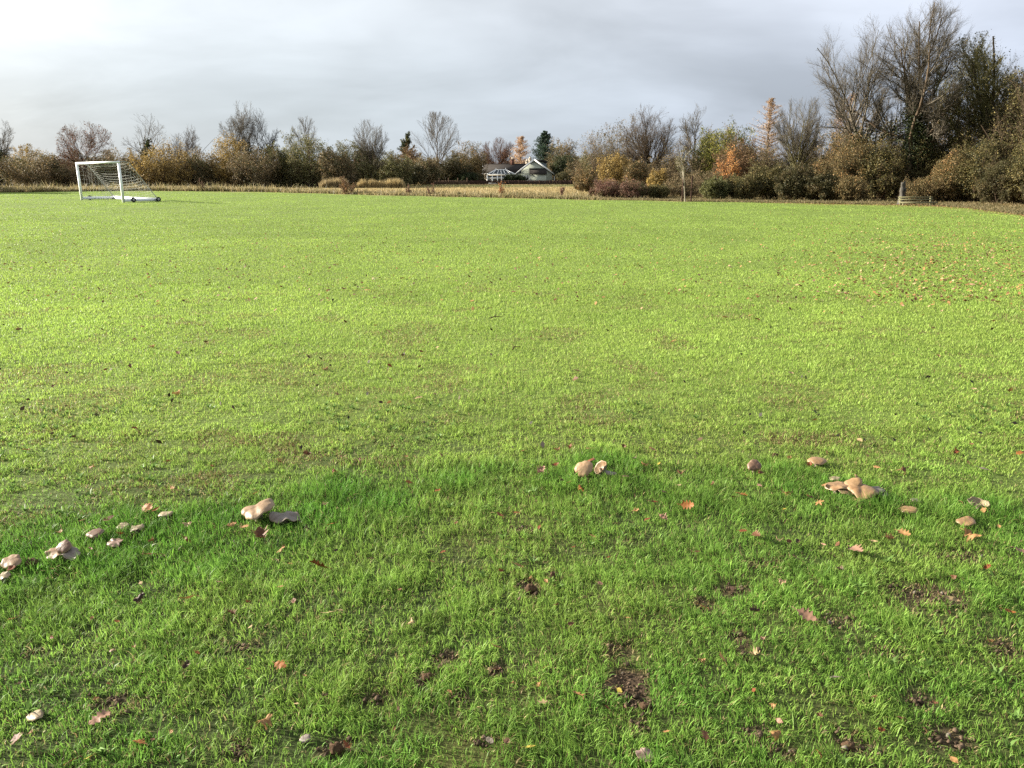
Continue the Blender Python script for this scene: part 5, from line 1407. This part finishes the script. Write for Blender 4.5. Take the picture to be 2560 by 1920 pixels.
def make_leaves():
    labs = [leaf_label(u, v, k, s, w) for u, v, w, k, s in LEAVES]
    count = {}
    for i, l in enumerate(labs): count.setdefault(l, []).append(i)
    ords = ('first', 'second', 'third', 'fourth', 'fifth', 'sixth', 'seventh', 'eighth', 'ninth', 'tenth')
    for l, ids in count.items():
        if len(ids) > 1:
            for n_, i in enumerate(sorted(ids, key=lambda i: LEAVES[i][0])): labs[i] = l + ', ' + ords[n_] + ' from left'
    rng = np.random.default_rng(33)
    for i, (u, v, w, k, s) in enumerate(LEAVES):
        p = at(u, v, .028); g = float(hz(p.x, p.y))
        d = p.y * CP + (CAM_H - .03) * SP
        size = min(w / F * d * {'n': 1.05, 's': 1.12}.get(s, 1.08), .2)
        o = link('fallen_leaf', leaf_mesh(s, size, k, 700 + i), M_DRYLEAF)
        near = ring_mask(np.array([p.x]), np.array([p.y]))[0]; sm = soil_mask(np.array([p.x]), np.array([p.y]))[0]
        o.location = (p.x, p.y, g + (.034 + .018 * near) * (1 - sm * .7))
        o.rotation_euler = (rng.normal(.42, .25), rng.normal(0, .22), rng.normal(0, .5) + (math.pi if rng.random() < .5 else 0) if s in 'n' else rng.uniform(0, 6.28))
        tag(o, labs[i], 'leaf', 'fallen leaves near the mushrooms')
    # smaller leaves farther out on the lawn
    protos = [leaf_mesh(s, .058, k, 40 + j) for j, (s, k) in enumerate((('l', 't'), ('o', 'p'), ('c', 't'), ('l', 'b'), ('s', 't'), ('o', 'b')))]
    for m in protos: m.materials.append(M_DRYLEAF)
    far = []
    while len(far) < 130:
        if rng.random() < .62: u, v = rng.normal(2330, 170), rng.normal(650, 70)
        else: u, v = rng.uniform(0, 2560), rng.uniform(560, 1000)
        if 0 < u < 2560 and 545 < v < 1000: far.append((u, v))
    for u, v in far:
        p = at(u, v); right = u > 1900 and v < 800
        o = bpy.data.objects.new('fallen_leaf', protos[int(rng.integers(len(protos)))]); COL.objects.link(o)
        o.location = (p.x, p.y, float(hz(p.x, p.y)) + .028); o.rotation_euler = (rng.normal(.3, .3), rng.normal(0, .35), rng.uniform(0, 6.28))
        s = rng.uniform(.7, 1.25); o.scale = (s, s, s)
        tag(o, 'leaf fleck in the orange brown drift of leaves far out at right' if right else 'tiny leaf fleck scattered far out on the sunny open lawn', 'leaf', 'leaves drifted on the far right lawn' if right else 'leaf flecks on the open lawn')
    # beyond counting: litter on the far lawn and under the right hedge
    n = 5200; u = np.where(rng.random(n) < .55, rng.normal(2330, 190, n), rng.uniform(-150, 2750, n)); v = np.where(rng.random(n) < .6, rng.normal(620, 60, n), rng.uniform(528, 760, n))
    keep = (v > 525); u, v = u[keep], v[keep]
    m2 = 3600; u2 = rng.uniform(1900, 2750, m2); e = np.interp((u2 - 1280) / F, EDGE_Q, EDGE_Y); y2 = e - rng.gamma(1.2, .8, m2) + .9
    P = np.array([tuple(at(a, b)) for a, b in zip(u, v)]); x2 = (u2 - 1280) / F * (y2 * CP + CAM_H * SP)
    X = np.concatenate([P[:, 0], x2]); Y = np.concatenate([P[:, 1], y2])
    Z = hz(X, Y) + .028
    nn = len(X)
    N = unit(np.stack([rng.normal(0, .5, nn), rng.normal(0, .5, nn), np.ones(nn)], -1)); a = unit(np.cross(N, rng.normal(0, 1, (nn, 3)))); b = np.cross(N, a)
    s = rng.uniform(.018, .036, nn)[:, None]; C = np.stack([X, Y, Z], -1)
    V = np.stack([C + a * s, C + b * s * .6, C - a * s, C - b * s * .6], 1).reshape(-1, 3)
    pal = np.array([LC[k][1] * .5 for k in 'ttptbbk']); col = np.repeat(pal[rng.integers(0, len(pal), nn)], 4, 0)
    tag(link('fallen_leaves', new_mesh('fallen_leaves', V, np.arange(nn * 4).reshape(-1, 4), None, col), M_DRYLEAF), 'countless tiny dead leaves strewn over the far lawn and under the right hedgerow', 'leaf litter', None, 'stuff')
make_leaves()

# ------------------------------------------------------------------ clods, worm casts, twigs
M_CLOD = solid('damp_earth', lin(104, 82, 62) * .7, .95, .15, .55, 40.0, .6)
def clod(u, v, wpx, hgt, label, seed, name='earth_clod'):
    rng = np.random.default_rng(seed); p = at(u, v, hgt * .4); R = wpx / F * (p.y * CP + CAM_H * SP) / 2.5; hgt *= .75
    n, m = 26, 13; a, b = np.meshgrid(np.linspace(0, 2 * math.pi, n, endpoint=False), np.linspace(.02, math.pi - .02, m))
    d = np.stack([np.cos(a) * np.sin(b), np.sin(a) * np.sin(b), np.cos(b)], -1).reshape(-1, 3)
    r = .62 + .75 * fbm(d[:, 0] * 2.6 + seed, d[:, 1] * 2.6 + d[:, 2] * 2.1, seed, 4) + .25 * (fbm(d[:, 0] * 9, d[:, 1] * 9 + d[:, 2] * 8, seed, 2) - .5)
    V = d * r[:, None] * np.array((R, R * .7, hgt * .75))
    i = np.arange(m - 1)[:, None] * n; k = np.arange(n)[None, :]; k2 = (k + 1) % n
    q = np.stack([i + k, i + n + k, i + n + k2, i + k2], -1).reshape(-1, 4)
    o = link(name, new_mesh(name, V, q), M_CLOD); o.location = (p.x, p.y, float(hz(p.x, p.y)) + hgt * .35)
    tag(o, label, 'clod')
for j, c in enumerate([(80, 1407, 44, .05, 'dark rotten crumbling lump between the pale left mushroom and the knobbly cluster'), (842, 1872, 46, .04, 'dark bark like earth clod beside the small grey mushroom'), (1381, 1438, 20, .05, 'upright dark brown clod in mid grass'),
                       (1326, 1466, 34, .04, 'crumbly earth clod in front of a small hollow in mid grass'), (1939, 1136, 22, .035, 'dark clod lying behind the single round brown mushroom'), (1068, 1692, 40, .03, 'crumbly soil heap in the dark hollow at lower centre'),
                       (1612, 1768, 40, .022, 'broken soil heap at the lower end of the large bare patch'), (2120, 1868, 44, .022, 'soil heap in the wide muddy spot in the lower right corner')]): clod(*c, 810 + j)
for j, (u, v, L, rot, lab) in enumerate([(1241, 798, .16, .2, 'short dark stick lying out on the open lawn'), (1290, 877, .10, .9, 'small dark forked twig lying on the lawn nearer than the stick')]):
    p = at(u, v); m = MB().tube([(-L / 2, 0, .01), (-L * .1, .02, .025), (L / 2, -.01, .02)], [.007, .006, .003], 6).tube([(-L * .1, .02, .025), (L * .15, .07, .05)], [.004, .002], 5)
    o = m.build('twig', M_CLOD, None, True); o.location = (p.x, p.y, float(hz(p.x, p.y)) + .02); o.rotation_euler = (0, 0, rot); tag(o, lab, 'twig')
def specks():
    rng = np.random.default_rng(91); n = 650
    y = 4.3 * (45 / 4.3) ** rng.random(n); x = (rng.random(n) * 2 - 1) * (.74 * y + .8)
    k = fbm(x * .5, y * .5, 92, 3) > .44; x, y = x[k], y[k]; n = len(x)
    C = np.stack([x, y, hz(x, y) + .022], -1)
    V, q, c = scatter_leaves(rng, C, .02, [lin(70, 54, 40) * .6, lin(96, 76, 50) * .6, lin(44, 36, 28) * .6], (1, .7, 1), 1.0, .012, .6)
    tag(link('worm_casts', new_mesh('worm_casts', V, q, None, c), M_DRYLEAF), 'dark crumbs of earth and worm casts speckling the mown grass', 'earth crumbs', None, 'stuff')
specks()
